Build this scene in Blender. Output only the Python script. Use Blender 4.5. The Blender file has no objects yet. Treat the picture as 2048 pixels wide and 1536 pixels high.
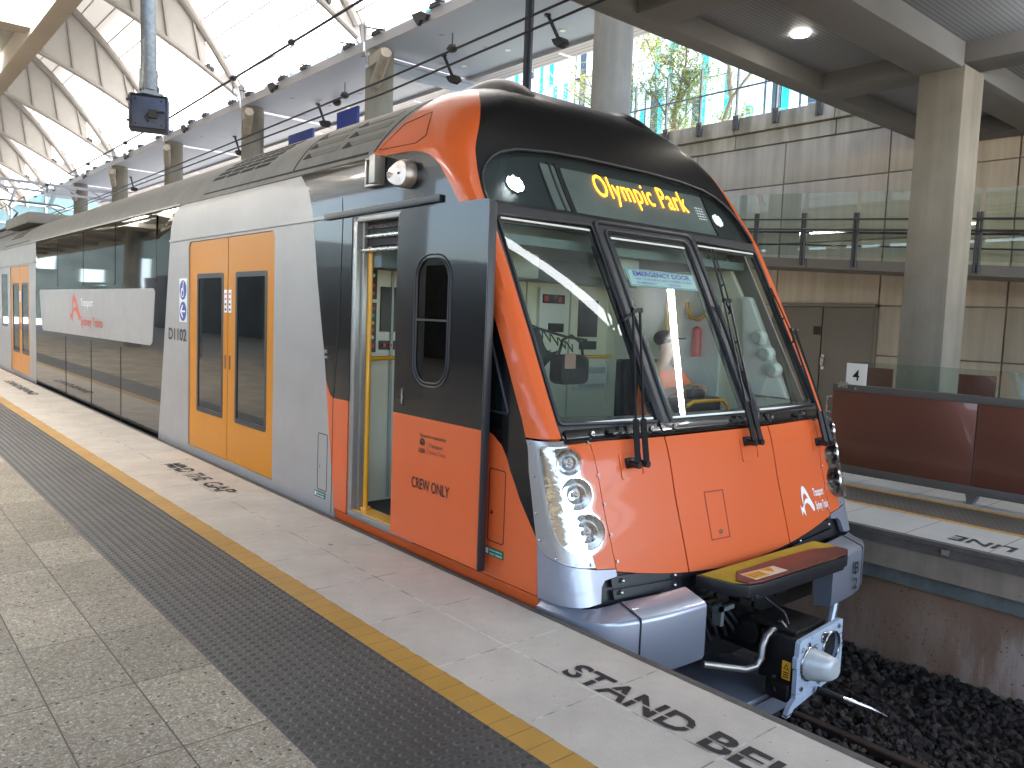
import bpy, bmesh, math, random
from mathutils import Vector, Matrix
from mathutils.geometry import tessellate_polygon
random.seed(7)
C = bpy.context.scene
COL = C.collection
rad = math.radians
# ------------------------------------------------------------------ camera
cam = bpy.data.cameras.new('camera'); cam.sensor_width = 36.0; cam.lens = 27.893
cam.clip_start = .05; cam.clip_end = 900
co = bpy.data.objects.new('camera', cam); COL.objects.link(co)
yaw, pitch, roll = .707892, -.0824847, -.03832936
f_ = Vector((math.sin(yaw)*math.cos(pitch), math.cos(yaw)*math.cos(pitch), math.sin(pitch)))
r_ = Vector((math.cos(yaw), -math.sin(yaw), 0)); d_ = f_.cross(r_)
cr, sr = math.cos(roll), math.sin(roll)
R2 = cr*r_ + sr*d_; D2 = -sr*r_ + cr*d_
co.matrix_world = Matrix(((R2.x, -D2.x, -f_.x, 0), (R2.y, -D2.y, -f_.y, 0), (R2.z, -D2.z, -f_.z, 1.55), (0, 0, 0, 1)))
C.camera = co
# ------------------------------------------------------------------ world and sun
W = bpy.data.worlds.new("World"); C.world = W; W.use_nodes = True
nt = W.node_tree
sky = nt.nodes.new('ShaderNodeTexSky'); sky.sky_type = 'NISHITA'; sky.sun_disc = False
SUN_EL, SUN_AZ = rad(58), rad(108)            # azimuth measured from +Y clockwise
sky.sun_elevation = SUN_EL; sky.sun_rotation = SUN_AZ
sky.air_density = 1.0; sky.dust_density = 2.2; sky.ozone_density = 1.0
bg = nt.nodes['Background']; bg.inputs[1].default_value = 0.15
nt.links.new(sky.outputs[0], bg.inputs[0])
sl = bpy.data.lights.new('sun', 'SUN'); sl.energy = 4.5; sl.angle = rad(.5); sl.color = (1, .95, .88)
so = bpy.data.objects.new('sun', sl); COL.objects.link(so)
sd = Vector((math.sin(SUN_AZ)*math.cos(SUN_EL), math.cos(SUN_AZ)*math.cos(SUN_EL), math.sin(SUN_EL)))
so.rotation_euler = sd.to_track_quat('Z', 'Y').to_euler()
vs = C.view_settings; vs.view_transform = 'Standard'; vs.look = 'None'; vs.gamma = 1; vs.exposure = 3.1
vs.use_curve_mapping = False
C.cycles.max_bounces = 9; C.cycles.diffuse_bounces = 5; C.cycles.glossy_bounces = 5
C.cycles.transparent_max_bounces = 12; C.cycles.transmission_bounces = 4
C.cycles.sample_clamp_indirect = 6; C.cycles.caustics_reflective = False; C.cycles.caustics_refractive = False
C.cycles.use_denoising = True
# ------------------------------------------------------------------ materials
def srgb(r, g, b):
    return tuple(((c/255)/12.92 if c/255 <= .04045 else ((c/255+.055)/1.055)**2.4) for c in (r, g, b)) + (1,)
def nodes(m):
    m.use_nodes = True; n = m.node_tree.nodes; return n, m.node_tree.links, n['Principled BSDF']
def M(name, col, rough=.5, metal=0, coat=0, var=.0, vscale=3, bump=0, bscale=60, spec=.5, rvar=0, emit=0, ecol=None, streak=False):
    m = bpy.data.materials.new(name); n, l, p = nodes(m)
    c = tuple(col)[:3] + (1,)
    p.inputs['Base Color'].default_value = c; p.inputs['Roughness'].default_value = rough
    p.inputs['Metallic'].default_value = metal; p.inputs['Coat Weight'].default_value = coat
    p.inputs['Coat Roughness'].default_value = .04; p.inputs['Specular IOR Level'].default_value = spec
    tc = n.new('ShaderNodeTexCoord')
    if var or rvar:
        nz = n.new('ShaderNodeTexNoise'); nz.inputs['Scale'].default_value = vscale; nz.inputs['Detail'].default_value = 6
        nz.inputs['Roughness'].default_value = .65
        if streak:
            mp = n.new('ShaderNodeMapping'); mp.inputs['Scale'].default_value = (1, 1, .15)
            l.new(tc.outputs['Object'], mp.inputs[0]); l.new(mp.outputs[0], nz.inputs['Vector'])
        else: l.new(tc.outputs['Object'], nz.inputs['Vector'])
    if var:
        mr = n.new('ShaderNodeMapRange'); mr.inputs[1].default_value = .3; mr.inputs[2].default_value = .7
        mr.inputs[3].default_value = 1-var; mr.inputs[4].default_value = 1+var
        mx = n.new('ShaderNodeVectorMath'); mx.operation = 'SCALE'; mx.inputs[0].default_value = c[:3]
        l.new(nz.outputs[0], mr.inputs[0]); l.new(mr.outputs[0], mx.inputs['Scale']); l.new(mx.outputs[0], p.inputs['Base Color'])
    if rvar:
        m2 = n.new('ShaderNodeMapRange'); m2.inputs[1].default_value = .3; m2.inputs[2].default_value = .7
        m2.inputs[3].default_value = max(0, rough-rvar); m2.inputs[4].default_value = rough+rvar
        l.new(nz.outputs[0], m2.inputs[0]); l.new(m2.outputs[0], p.inputs['Roughness'])
    if bump:
        nb = n.new('ShaderNodeTexNoise'); nb.inputs['Scale'].default_value = bscale; nb.inputs['Detail'].default_value = 4
        l.new(tc.outputs['Object'], nb.inputs['Vector'])
        b = n.new('ShaderNodeBump'); b.inputs['Strength'].default_value = bump; b.inputs['Distance'].default_value = .01
        l.new(nb.outputs[0], b.inputs['Height']); l.new(b.outputs[0], p.inputs['Normal'])
    if emit:
        p.inputs['Emission Color'].default_value = tuple(ecol or col)[:3] + (1,); p.inputs['Emission Strength'].default_value = emit
    return m
def glass(name, tint, fres=1.45, rough=0.0, refl=(1, 1, 1), dirt=0):
    m = bpy.data.materials.new(name); m.use_nodes = True; n, l = m.node_tree.nodes, m.node_tree.links
    n.remove(n['Principled BSDF']); o = n['Material Output']
    t = n.new('ShaderNodeBsdfTransparent'); t.inputs[0].default_value = tuple(tint)+(1,)
    g = n.new('ShaderNodeBsdfGlossy'); g.inputs['Roughness'].default_value = rough; g.inputs[0].default_value = tuple(refl)+(1,)
    f = n.new('ShaderNodeFresnel'); gg = n.new('ShaderNodeNewGeometry'); fm = n.new('ShaderNodeMapRange')   # same reflection from either side of a thin pane
    fm.inputs[3].default_value = fres; fm.inputs[4].default_value = 1/fres; l.new(gg.outputs['Backfacing'], fm.inputs[0]); l.new(fm.outputs[0], f.inputs[0])
    mx = n.new('ShaderNodeMixShader'); l.new(f.outputs[0], mx.inputs[0]); l.new(t.outputs[0], mx.inputs[1]); l.new(g.outputs[0], mx.inputs[2])
    last = mx
    if dirt:
        df = n.new('ShaderNodeBsdfDiffuse'); df.inputs[0].default_value = (.5, .52, .5, 1)
        tc = n.new('ShaderNodeTexCoord'); mp = n.new('ShaderNodeMapping'); mp.inputs['Scale'].default_value = (9, 1, .8); l.new(tc.outputs['Object'], mp.inputs[0])
        nz = n.new('ShaderNodeTexNoise'); nz.inputs['Scale'].default_value = 3; nz.inputs['Detail'].default_value = 7; l.new(mp.outputs[0], nz.inputs['Vector'])
        mr = n.new('ShaderNodeMapRange'); mr.inputs[1].default_value = .45; mr.inputs[2].default_value = .8; mr.inputs[3].default_value = .01; mr.inputs[4].default_value = dirt
        l.new(nz.outputs[0], mr.inputs[0]); m2 = n.new('ShaderNodeMixShader'); l.new(mr.outputs[0], m2.inputs[0]); l.new(mx.outputs[0], m2.inputs[1]); l.new(df.outputs[0], m2.inputs[2]); last = m2
    l.new(last.outputs[0], o.inputs[0]); return m
class NB:
    """small helper to write node maths"""
    def __init__(s, m): s.m = m; s.n, s.l, s.p = nodes(m); s.tc = s.n.new('ShaderNodeTexCoord'); s.sep = s.n.new('ShaderNodeSeparateXYZ'); s.l.new(s.tc.outputs['Object'], s.sep.inputs[0])
    def setin(s, sock, v):
        if isinstance(v, (int, float)): sock.default_value = v
        else: s.l.new(v, sock)
    def ma(s, op, a, b=0.0, c=0.0):
        k = s.n.new('ShaderNodeMath'); k.operation = op
        s.setin(k.inputs[0], a); s.setin(k.inputs[1], b); s.setin(k.inputs[2], c); return k.outputs[0]
    def line(s, coord, sp, off, w):
        """1 on a joint line every sp metres"""
        a = s.ma('SUBTRACT', coord, off - sp/2); a = s.ma('FLOORED_MODULO', a, sp); a = s.ma('SUBTRACT', a, sp/2); a = s.ma('ABSOLUTE', a)
        return s.ma('LESS_THAN', a, w/2)
    def noise(s, scale, detail=4, vec=None, rough=.6):
        k = s.n.new('ShaderNodeTexNoise'); k.inputs['Scale'].default_value = scale; k.inputs['Detail'].default_value = detail; k.inputs['Roughness'].default_value = rough
        s.l.new(vec or s.tc.outputs['Object'], k.inputs['Vector']); return k.outputs[0]
    def rng(s, v, a, b, c, d):
        k = s.n.new('ShaderNodeMapRange'); s.setin(k.inputs[0], v)
        for i, q in enumerate((a, b, c, d)): k.inputs[i+1].default_value = q
        return k.outputs[0]
    def mix(s, f, a, b):
        k = s.n.new('ShaderNodeMix'); k.data_type = 'RGBA'; s.setin(k.inputs[0], f)
        for i, q in ((6, a), (7, b)):
            if isinstance(q, (tuple, list)): k.inputs[i].default_value = tuple(q)[:3] + (1,)
            else: s.l.new(q, k.inputs[i])
        return k.outputs[2]
    def mul(s, col, f):
        k = s.n.new('ShaderNodeVectorMath'); k.operation = 'SCALE'
        if isinstance(col, (tuple, list)): k.inputs[0].default_value = tuple(col)[:3]
        else: s.l.new(col, k.inputs[0])
        s.setin(k.inputs['Scale'], f); return k.outputs[0]
    def mapv(s, sc):
        k = s.n.new('ShaderNodeMapping'); k.inputs['Scale'].default_value = sc; s.l.new(s.tc.outputs['Object'], k.inputs[0]); return k.outputs[0]
    def out(s, col=None, rough=None, height=None, bs=.5, bd=.01):
        if col is not None:
            if isinstance(col, tuple): s.p.inputs['Base Color'].default_value = col[:3]+(1,)
            else: s.l.new(col, s.p.inputs['Base Color'])
        if rough is not None: s.setin(s.p.inputs['Roughness'], rough)
        if height is not None:
            b = s.n.new('ShaderNodeBump'); b.inputs['Strength'].default_value = bs; b.inputs['Distance'].default_value = bd
            s.l.new(height, b.inputs['Height']); s.l.new(b.outputs[0], s.p.inputs['Normal'])
        return s.m
def mk(name): return NB(bpy.data.materials.new(name))

# terrazzo / exposed aggregate pavers
b = mk('aggregate paver')
v = b.n.new('ShaderNodeTexVoronoi'); v.inputs['Scale'].default_value = 95; b.l.new(b.mapv((1, 1, .3)), v.inputs['Vector'])
v2 = b.n.new('ShaderNodeTexVoronoi'); v2.inputs['Scale'].default_value = 95; v2.feature = 'DISTANCE_TO_EDGE'; b.l.new(b.mapv((1, 1, .3)), v2.inputs['Vector'])
sc = b.n.new('ShaderNodeSeparateColor'); b.l.new(v.outputs['Color'], sc.inputs[0])
stone = b.mix(b.rng(sc.outputs[0], 0, 1, 0, 1), (.235, .182, .12), (.48, .40, .285))
stone = b.mix(b.ma('GREATER_THAN', sc.outputs[1], .93), stone, (.52, .48, .40))
stone = b.mix(b.ma('GREATER_THAN', sc.outputs[2], .985), stone, (.06, .045, .035))
edge = b.rng(v2.outputs[0], 0, .12, 0, 1)
colr = b.mix(edge, (.19, .16, .115), stone)
tn = b.n.new('ShaderNodeTexWhiteNoise'); tn.noise_dimensions = '2D'
cx = b.n.new('ShaderNodeCombineXYZ'); b.l.new(b.ma('FLOOR', b.ma('DIVIDE', b.ma('SUBTRACT', b.sep.outputs[0], .902), .3165)), cx.inputs[0]); b.l.new(b.ma('FLOOR', b.ma('DIVIDE', b.ma('SUBTRACT', b.sep.outputs[1], 2.763), .6)), cx.inputs[1])
b.l.new(cx.outputs[0], tn.inputs['Vector'])
colr = b.mul(colr, b.rng(tn.outputs[0], 0, 1, .80, 1.12)); colr = b.mul(colr, b.rng(b.noise(1.3, 5), .3, .7, .86, 1.12))
jl = b.ma('MAXIMUM', b.line(b.sep.outputs[0], .3165, .902, .0055), b.line(b.sep.outputs[1], .6, 2.763, .0055))
colr = b.mix(jl, colr, (.075, .06, .045))
MAT_PAVER = b.out(colr, .62, b.ma('SUBTRACT', b.ma('MULTIPLY', edge, .5), b.ma('MULTIPLY', jl, 1.6)), .55, .006)

b = mk('pale edge concrete')
g1 = b.noise(260, 3); g2 = b.noise(2.2, 6); g3 = b.noise(9, 5)
colr = b.mul((.54, .47, .385), b.rng(g1, .3, .7, .80, 1.16)); colr = b.mul(colr, b.rng(g2, .3, .7, .86, 1.10)); colr = b.mul(colr, b.rng(g3, .25, .75, .93, 1.05))
vv = b.n.new('ShaderNodeTexVoronoi'); vv.inputs['Scale'].default_value = 2.1; b.l.new(b.mapv((1.6, 1, 0)), vv.inputs['Vector'])
spot = b.ma('LESS_THAN', b.ma('ADD', vv.outputs['Distance'], b.ma('MULTIPLY', b.ma('SUBTRACT', b.noise(30), .5), .09)), .052)
colr = b.mix(b.ma('MULTIPLY', spot, .62), colr, (.10, .085, .07))
vw = b.n.new('ShaderNodeTexVoronoi'); vw.inputs['Scale'].default_value = 11; b.l.new(b.mapv((1, 1, 0)), vw.inputs['Vector'])
colr = b.mix(b.ma('MULTIPLY', b.ma('LESS_THAN', vw.outputs['Distance'], .055), .5), colr, (.09, .08, .07))
jx = b.line(b.sep.outputs[0], .4, 2.391, .009); jy = b.line(b.sep.outputs[1], .6, 2.763, .008)
jl = b.ma('MAXIMUM', jx, jy)
colr = b.mix(b.ma('MULTIPLY', jl, .85), colr, b.mix(b.rng(b.noise(6), .42, .58, 0, 1), (.20, .165, .13), (.66, .60, .52)))
MAT_EDGE = b.out(colr, .7, b.ma('SUBTRACT', b.ma('MULTIPLY', g1, .4), jl), .3, .005)

b = mk('pale granite far edge')
g1 = b.noise(200, 3); g2 = b.noise(2.2, 6)
colr = b.mul((.36, .35, .325), b.rng(g1, .3, .7, .9, 1.08)); colr = b.mul(colr, b.rng(g2, .3, .7, .9, 1.08))
colr = b.mix(b.ma('MAXIMUM', b.line(b.sep.outputs[1], .6, 2.0, .008), b.line(b.sep.outputs[0], 30, 6.30, .006)), colr, (.12, .1, .08))
MAT_EDGE4 = b.out(colr, .65)

def tact(name, x0, sp=.05, far=False):
    b = mk(name)
    row = b.ma('FLOOR', b.ma('DIVIDE', b.ma('SUBTRACT', b.sep.outputs[0], x0), sp))
    sh = b.ma('MULTIPLY', b.ma('FLOORED_MODULO', row, 2), sp/2)
    u = b.ma('SUBTRACT', b.ma('FLOORED_MODULO', b.ma('SUBTRACT', b.sep.outputs[0], x0), sp), sp/2)
    w = b.ma('SUBTRACT', b.ma('FLOORED_MODULO', b.ma('ADD', b.sep.outputs[1], sh), sp), sp/2)
    d = b.ma('SQRT', b.ma('ADD', b.ma('MULTIPLY', u, u), b.ma('MULTIPLY', w, w)))
    dome = b.rng(d, .012, .019, 1, 0)
    ring = b.ma('MULTIPLY', b.rng(d, .013, .019, 0, 1), b.rng(d, .019, .026, 1, 0))
    c = b.mix(ring, b.mix(dome, (.062, .055, .047), (.040, .041, .038)), (.105, .09, .075))
    c = b.mul(c, b.rng(b.noise(1.6, 5), .3, .7, .72, 1.3)); c = b.mul(c, b.rng(b.noise(120, 2), .3, .7, .85, 1.15))
    jl = b.ma('MAXIMUM', b.line(b.sep.outputs[1], .3, 2.763, .005), b.line(b.sep.outputs[0], .3213, x0, .005))
    c = b.mix(b.ma('MULTIPLY', jl, .7), c, (.12, .105, .085))
    dust = b.rng(b.noise(420, 2), .72, .76, 0, .5)
    c = b.mix(dust, c, (.35, .33, .3))
    return b.out(c, .52, b.ma('SUBTRACT', dome, b.ma('MULTIPLY', jl, .6)), .5 if not far else .8, .004)
MAT_TACT = tact('dark tactile paving', 1.215); MAT_TACT4 = tact('dark tactile paving far', 7.085)

b = mk('yellow line tiles')
jl = b.line(b.sep.outputs[1], .1127, 2.125, .004)
c = b.mul((.46, .245, .045), b.rng(b.noise(3, 5), .3, .7, .86, 1.1)); c = b.mul(c, b.rng(b.noise(160, 2), .3, .7, .93, 1.06))
c = b.mix(b.ma('MULTIPLY', b.rng(b.noise(7, 5), .55, .72, 0, 1), .25), c, (.25, .2, .13))
MAT_YEL = b.out(b.mix(jl, c, (.16, .085, .02)), .5, b.ma('SUBTRACT', 1.0, jl), .3, .003)

MAT_NOSE = M('dark nosing', (.085, .072, .06), .7, var=.25, vscale=8, bump=.3, bscale=80)
def concrete(name, col, scale=1.4, streak=True, dark=.2, stain=None):
    b = mk(name)
    c = b.mul(col, b.rng(b.noise(scale, 7), .3, .7, 1-dark, 1+dark*.7))
    c = b.mul(c, b.rng(b.noise(90, 3), .3, .7, .93, 1.06))
    if streak: c = b.mul(c, b.rng(b.noise(2.5, 6, b.mapv((3, 3, .12))), .35, .7, .84, 1.08))
    if stain:
        zz, hgt, amt = stain
        s = b.ma('MULTIPLY', b.rng(b.sep.outputs[2], zz-hgt, zz, 0, 1), b.rng(b.noise(2.2, 6, b.mapv((2, 2, .3))), .4, .62, 0, 1))
        c = b.mix(b.ma('MULTIPLY', s, amt), c, (.10, .085, .045))
    hl = b.noise(50, 4)
    vp = b.n.new('ShaderNodeTexVoronoi'); vp.inputs['Scale'].default_value = 7; b.l.new(b.tc.outputs['Object'], vp.inputs['Vector'])
    pit = b.ma('LESS_THAN', vp.outputs['Distance'], .045)
    c = b.mix(b.ma('MULTIPLY', pit, .5), c, (.06, .05, .04))
    return b.out(c, .78, hl, .12, .01)
MAT_CONC = concrete('board concrete', (.27, .24, .20))
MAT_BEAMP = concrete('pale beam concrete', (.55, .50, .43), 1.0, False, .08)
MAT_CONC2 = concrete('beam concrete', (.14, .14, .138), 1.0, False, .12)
MAT_COLB = concrete('column concrete', (.205, .190, .160), 1.5)
MAT_WALL = concrete('tan precast wall', (.45, .385, .305), .9, True, .10, (5.0, .8, .6))
MAT_TAN = concrete('tan platform slab', (.27, .21, .155), 2.0, True, .25)
b = mk('stained track wall')
n1 = b.noise(1.1, 7, b.mapv((1, 1, .55))); n2 = b.noise(2.4, 7, b.mapv((1.5, 1.5, .35)))
c = b.mul((.26, .155, .10), b.rng(n1, .3, .7, .7, 1.5))
lime = b.ma('MULTIPLY', b.rng(b.noise(1.7, 9, b.mapv((1, 2.3, .5)), .72), .44, .56, 0, 1), b.rng(b.sep.outputs[2], -.75, -.60, 1, .0))
lime = b.ma('MULTIPLY', lime, b.rng(b.sep.outputs[1], 1.2, 2.4, 1, .15))
c = b.mix(b.ma('MULTIPLY', lime, .8), c, (.66, .54, .46))
vp = b.n.new('ShaderNodeTexVoronoi'); vp.inputs['Scale'].default_value = 26; b.l.new(b.mapv((1, 1, 1)), vp.inputs['Vector'])
pit = b.ma('MULTIPLY', b.ma('LESS_THAN', b.ma('ADD', vp.outputs['Distance'], b.ma('MULTIPLY', b.noise(40), .2)), .26), b.rng(b.noise(3), .45, .55, 0, 1))
c = b.mix(b.ma('MULTIPLY', pit, .8), c, (.015, .012, .01))
b.p.inputs['Specular IOR Level'].default_value = .1
MAT_PIT = b.out(c, .95, b.ma('SUBTRACT', b.noise(30, 5), pit), .5, .02)
MAT_BAND = concrete('grey ledge', (.16, .165, .15), 3, True, .35)
MAT_BALL = M('ballast', (.035, .028, .024), .9, var=.5, vscale=18, bump=1, bscale=45)
b = mk('ballast stone')
gi = b.n.new('ShaderNodeNewGeometry')
c = b.mul(b.mix(gi.outputs['Random Per Island'], (.010, .0075, .006), (.058, .040, .030)), b.rng(b.noise(25), .3, .7, .8, 1.2))
MAT_STONE = b.out(c, .85, b.noise(60), .4, .005)
MAT_RAIL = M('rusty rail', (.045, .026, .018), .6, .3, var=.3, vscale=12)
MAT_SLEEP = M('sleeper', (.09, .075, .065), .9, var=.3)

# train paint
ORC = (.66, .118, .030)
MAT_OR = M('orange gloss paint', ORC, .32, coat=.22, spec=.35, var=.025, vscale=1.5, bump=.015, bscale=18)
MAT_BK = M('black gloss paint', (.004, .004, .005), .24, coat=.5, spec=.25, bump=.004, bscale=9)
MAT_BKS = M('black satin grp', (.0085, .008, .009), .38, var=.15, vscale=30, bump=.04, bscale=300, coat=.08, spec=.2)
MAT_RUB = M('black rubber', (.022, .022, .026), .42, bump=.1, bscale=30)
MAT_PLA = M('black plastic', (.012, .012, .013), .38)
b = mk('silver body')
c = b.mul((.37, .345, .32), b.rng(b.noise(1.2, 4, b.mapv((1, .5, 2))), .3, .7, .93, 1.06))
c = b.mix(b.ma('MULTIPLY', b.rng(b.noise(3, 6, b.mapv((1, 4, .5))), .5, .75, 0, 1), .12), c, (.2, .17, .15))
b.p.inputs['Metallic'].default_value = .3
MAT_SIL = b.out(c, b.rng(b.noise(4), .3, .7, .36, .46), b.noise(350, 2), .03, .002)
MAT_SILP = M('silver gloss paint', (.34, .355, .41), .36, .6, coat=.4, var=.02, vscale=2)
b = mk('grey train roof')
c = b.mul((.215, .20, .175), b.rng(b.noise(2, 7, b.mapv((1, 2.5, 1))), .3, .7, .86, 1.1))
c = b.mul(c, b.rng(b.noise(4, 6, b.mapv((1, 8, .3))), .35, .7, .9, 1.04))
MAT_ROOF = b.out(c, .62, b.noise(200, 2), .05, .002)
MAT_LOUVSH = M('roof louvre shade', (.17, .16, .14), .7, var=.15)
MAT_DARK = M('dark slot', (.012, .011, .010), .7)
MAT_DOORY = M('yellow door paint', (.56, .20, .004), .36, coat=.08, spec=.3, var=.04, vscale=1.2, bump=.015, bscale=8)
MAT_YPOLE = M('yellow pole paint', (.82, .37, .012), .25, coat=.7)
MAT_GREYF = M('door frame alloy', (.36, .34, .31), .38, .6, var=.08)
MAT_STEEL = M('brushed steel', (.5, .48, .45), .28, 1, rvar=.08, vscale=30)
MAT_CHROME = M('chrome reflector', (.50, .49, .46), .10, 1, bump=.26, bscale=22)
MAT_HOSE = M('dull steel hose', (.33, .30, .27), .38, .8)
MAT_CREAM = M('cab cream laminate', (.80, .78, .62), .5, var=.04)
MAT_WHITE = M('white enamel', (.75, .75, .72), .35)
MAT_CABG = M('cab grey panel', (.44, .46, .42), .5)
MAT_CEIL = M('cab ceiling', (.16, .21, .21), .6)
MAT_DASH = M('cab dash', (.045, .055, .055), .55)
MAT_FLOOR = M('cab floor', (.05, .05, .05), .8, var=.3, vscale=60)
MAT_RED = M('red plastic', (.62, .03, .03), .35)
MAT_GRN = M('green plastic', (.02, .30, .18), .35)
MAT_YBT = M('yellow plastic', (.75, .5, .03), .35)
MAT_TXT = M('black lettering', (.014, .012, .011), .5)
MAT_TXTW = M('white lettering', (.82, .82, .82), .45)
MAT_TXTO = M('maroon lettering', (.25, .035, .02), .5)
MAT_TXTR = M('red lettering', (.62, .10, .05), .5)
MAT_BLUE = M('sign blue', (.02, .04, .26), .4)
MAT_GREEN = M('sign green', (.0, .13, .06), .4)
MAT_PAINT = M('worn black floor paint', (.020, .017, .017), .6, var=.3, vscale=30)
MAT_BROWN = M('brown painted steel', (.16, .06, .04), .30, .45, coat=.4, var=.03)
MAT_BRSEAT = M('brown bench', (.10, .03, .022), .4, coat=.2)
MAT_GREYP = M('grey painted steel', (.11, .105, .10), .45, .3, var=.08)
MAT_DGREY = M('dark steel', (.035, .036, .042), .42, .4, var=.1)
MAT_DOORG = M('grey door paint', (.165, .145, .12), .5, var=.06, vscale=1.5)
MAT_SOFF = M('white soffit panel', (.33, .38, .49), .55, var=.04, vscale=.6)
MAT_FASC = M('soffit fascia', (.36, .35, .37), .5, .2)
MAT_GALV = M('galvanised steel', (.19, .205, .20), .45, .55, var=.25, vscale=25)
MAT_INFILL = M('truss infill panel', (.38, .37, .35), .6, var=.06, vscale=2)
MAT_RIB = M('white painted rib', (.30, .285, .27), .45, var=.06)
MAT_TACTOP = M('tactile dome rubber', (.045, .044, .040), .5, var=.3, vscale=14)
MAT_CLOTH = M('dark cloth', (.022, .022, .024), .85, bump=.3, bscale=25)
MAT_HIVIS = M('hi vis orange cloth', (.95, .16, .03), .7, bump=.3, bscale=20)
MAT_SKIN = M('skin', (.50, .27, .18), .5)
MAT_HAIR = M('dark hair', (.015, .012, .011), .7)
MAT_MAR = M('maroon plastic cover', (.13, .028, .018), .42, var=.2, vscale=6, bump=.1, bscale=40)
MAT_YPL = M('faded yellow plate', (.40, .30, .012), .5, var=.2, vscale=5)
MAT_GREASE = M('greasy black steel', (.014, .012, .011), .42, .3, var=.4, vscale=20, bump=.5, bscale=30)
b = mk('scuffed blue-white plate')
sc1 = b.rng(b.noise(5, 8, b.mapv((1, 1, 9)), .7), .58, .63, 0, 1); sc2 = b.rng(b.noise(40, 5), .66, .70, 0, 1)
MAT_FACE = b.out(b.mix(b.ma('MAXIMUM', sc1, sc2), b.mul((.40, .45, .52), b.rng(b.noise(6), .3, .7, .85, 1.1)), (.03, .03, .035)), .5)
MAT_CONE = M('worn white cone', (.50, .50, .47), .42, .2, var=.18, vscale=9, bump=.1, bscale=30)
MAT_LIT = M('lit diffuser', (1, 1, 1), .5, emit=16, ecol=(1, .97, .92))
MAT_GLOW = M('reflection glow', (1, 1, 1), .5, emit=14, ecol=(1, .99, .98))
MAT_GLOW2 = M('reflection glow soft', (1, 1, 1), .5, emit=1.7, ecol=(.92, .97, 1))
MAT_LITD = M('lit downlight', (1, 1, 1), .5, emit=10, ecol=(1, .93, .8))
MAT_LEDW = M('lit white led', (1, 1, 1), .5, emit=9, ecol=(.9, .97, 1))
MAT_LEDD = M('dim white led', (.8, .85, .85), .3, emit=.12, ecol=(.9, 1, 1))
MAT_AMB = M('amber led text', (1, .5, .05), .5, emit=1.15, ecol=(1, .30, .010))
b = mk('display screen')
gx = b.line(b.sep.outputs[0], .014, 0, .003); gz = b.line(b.sep.outputs[2], .014, 0, .003)
c = b.mix(b.ma('MAXIMUM', gx, gz), b.mul((.17, .20, .19), b.rng(b.noise(2), .3, .7, .7, 1.2)), (.10, .12, .115))
MAT_SCREEN = b.out(c, .35)
MAT_TEAL = M('display surround teal', (.018, .026, .029), .35)
MAT_WS = glass('windscreen glass', (.82, .90, .85), 1.5, dirt=.06)
MAT_DISPG = glass('display glass', (.85, .9, .9), 1.5)
MAT_CLR = glass('clear pane', (.84, .90, .87), 1.45)
MAT_LENS = glass('headlight lens', (.93, .94, .93), 1.4)
MAT_DGL = M('dark window glass', (.006, .009, .009), .03, coat=0, spec=.9, bump=.012, bscale=2.2)
MAT_DGL2 = M('black side glass', (.004, .005, .005), .03, spec=.8, bump=.012, bscale=1.6)
def sheet():
    b = mk('translucent roof sheeting')
    c = b.mul((.52, .50, .475), b.rng(b.noise(.8, 5), .3, .7, .93, 1.04))
    b.l.new(c, b.p.inputs['Base Color']); b.p.inputs['Roughness'].default_value = .6
    t = b.n.new('ShaderNodeBsdfTranslucent'); t.inputs[0].default_value = (.80, .76, .71, 1)
    mx = b.n.new('ShaderNodeMixShader'); b.l.new(b.rng(b.sep.outputs[2], 7.7, 9.6, .55, .045), mx.inputs[0])  # translucency rises towards the foot to imitate the sun-bright glow there
    b.l.new(b.p.outputs[0], mx.inputs[1]); b.l.new(t.outputs[0], mx.inputs[2]); b.l.new(mx.outputs[0], b.n['Material Output'].inputs[0])
    return b.m
MAT_SHEET = sheet()
def ribbed(name, col, axis, sp, w, dark):
    b = mk(name); ln = b.line(b.sep.outputs[axis], sp, 0, w)
    c = b.mix(ln, b.mul(col, b.rng(b.noise(.7), .3, .7, .93, 1.05)), dark)
    return b.out(c, .55, b.ma('SUBTRACT', 1., ln), .4, .01)
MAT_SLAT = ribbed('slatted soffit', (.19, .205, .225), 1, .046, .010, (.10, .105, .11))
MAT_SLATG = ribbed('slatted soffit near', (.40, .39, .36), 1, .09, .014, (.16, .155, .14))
MAT_CORR = ribbed('corrugated roof', (.36, .33, .35), 0, .13, .03, (.16, .14, .15))
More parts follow.
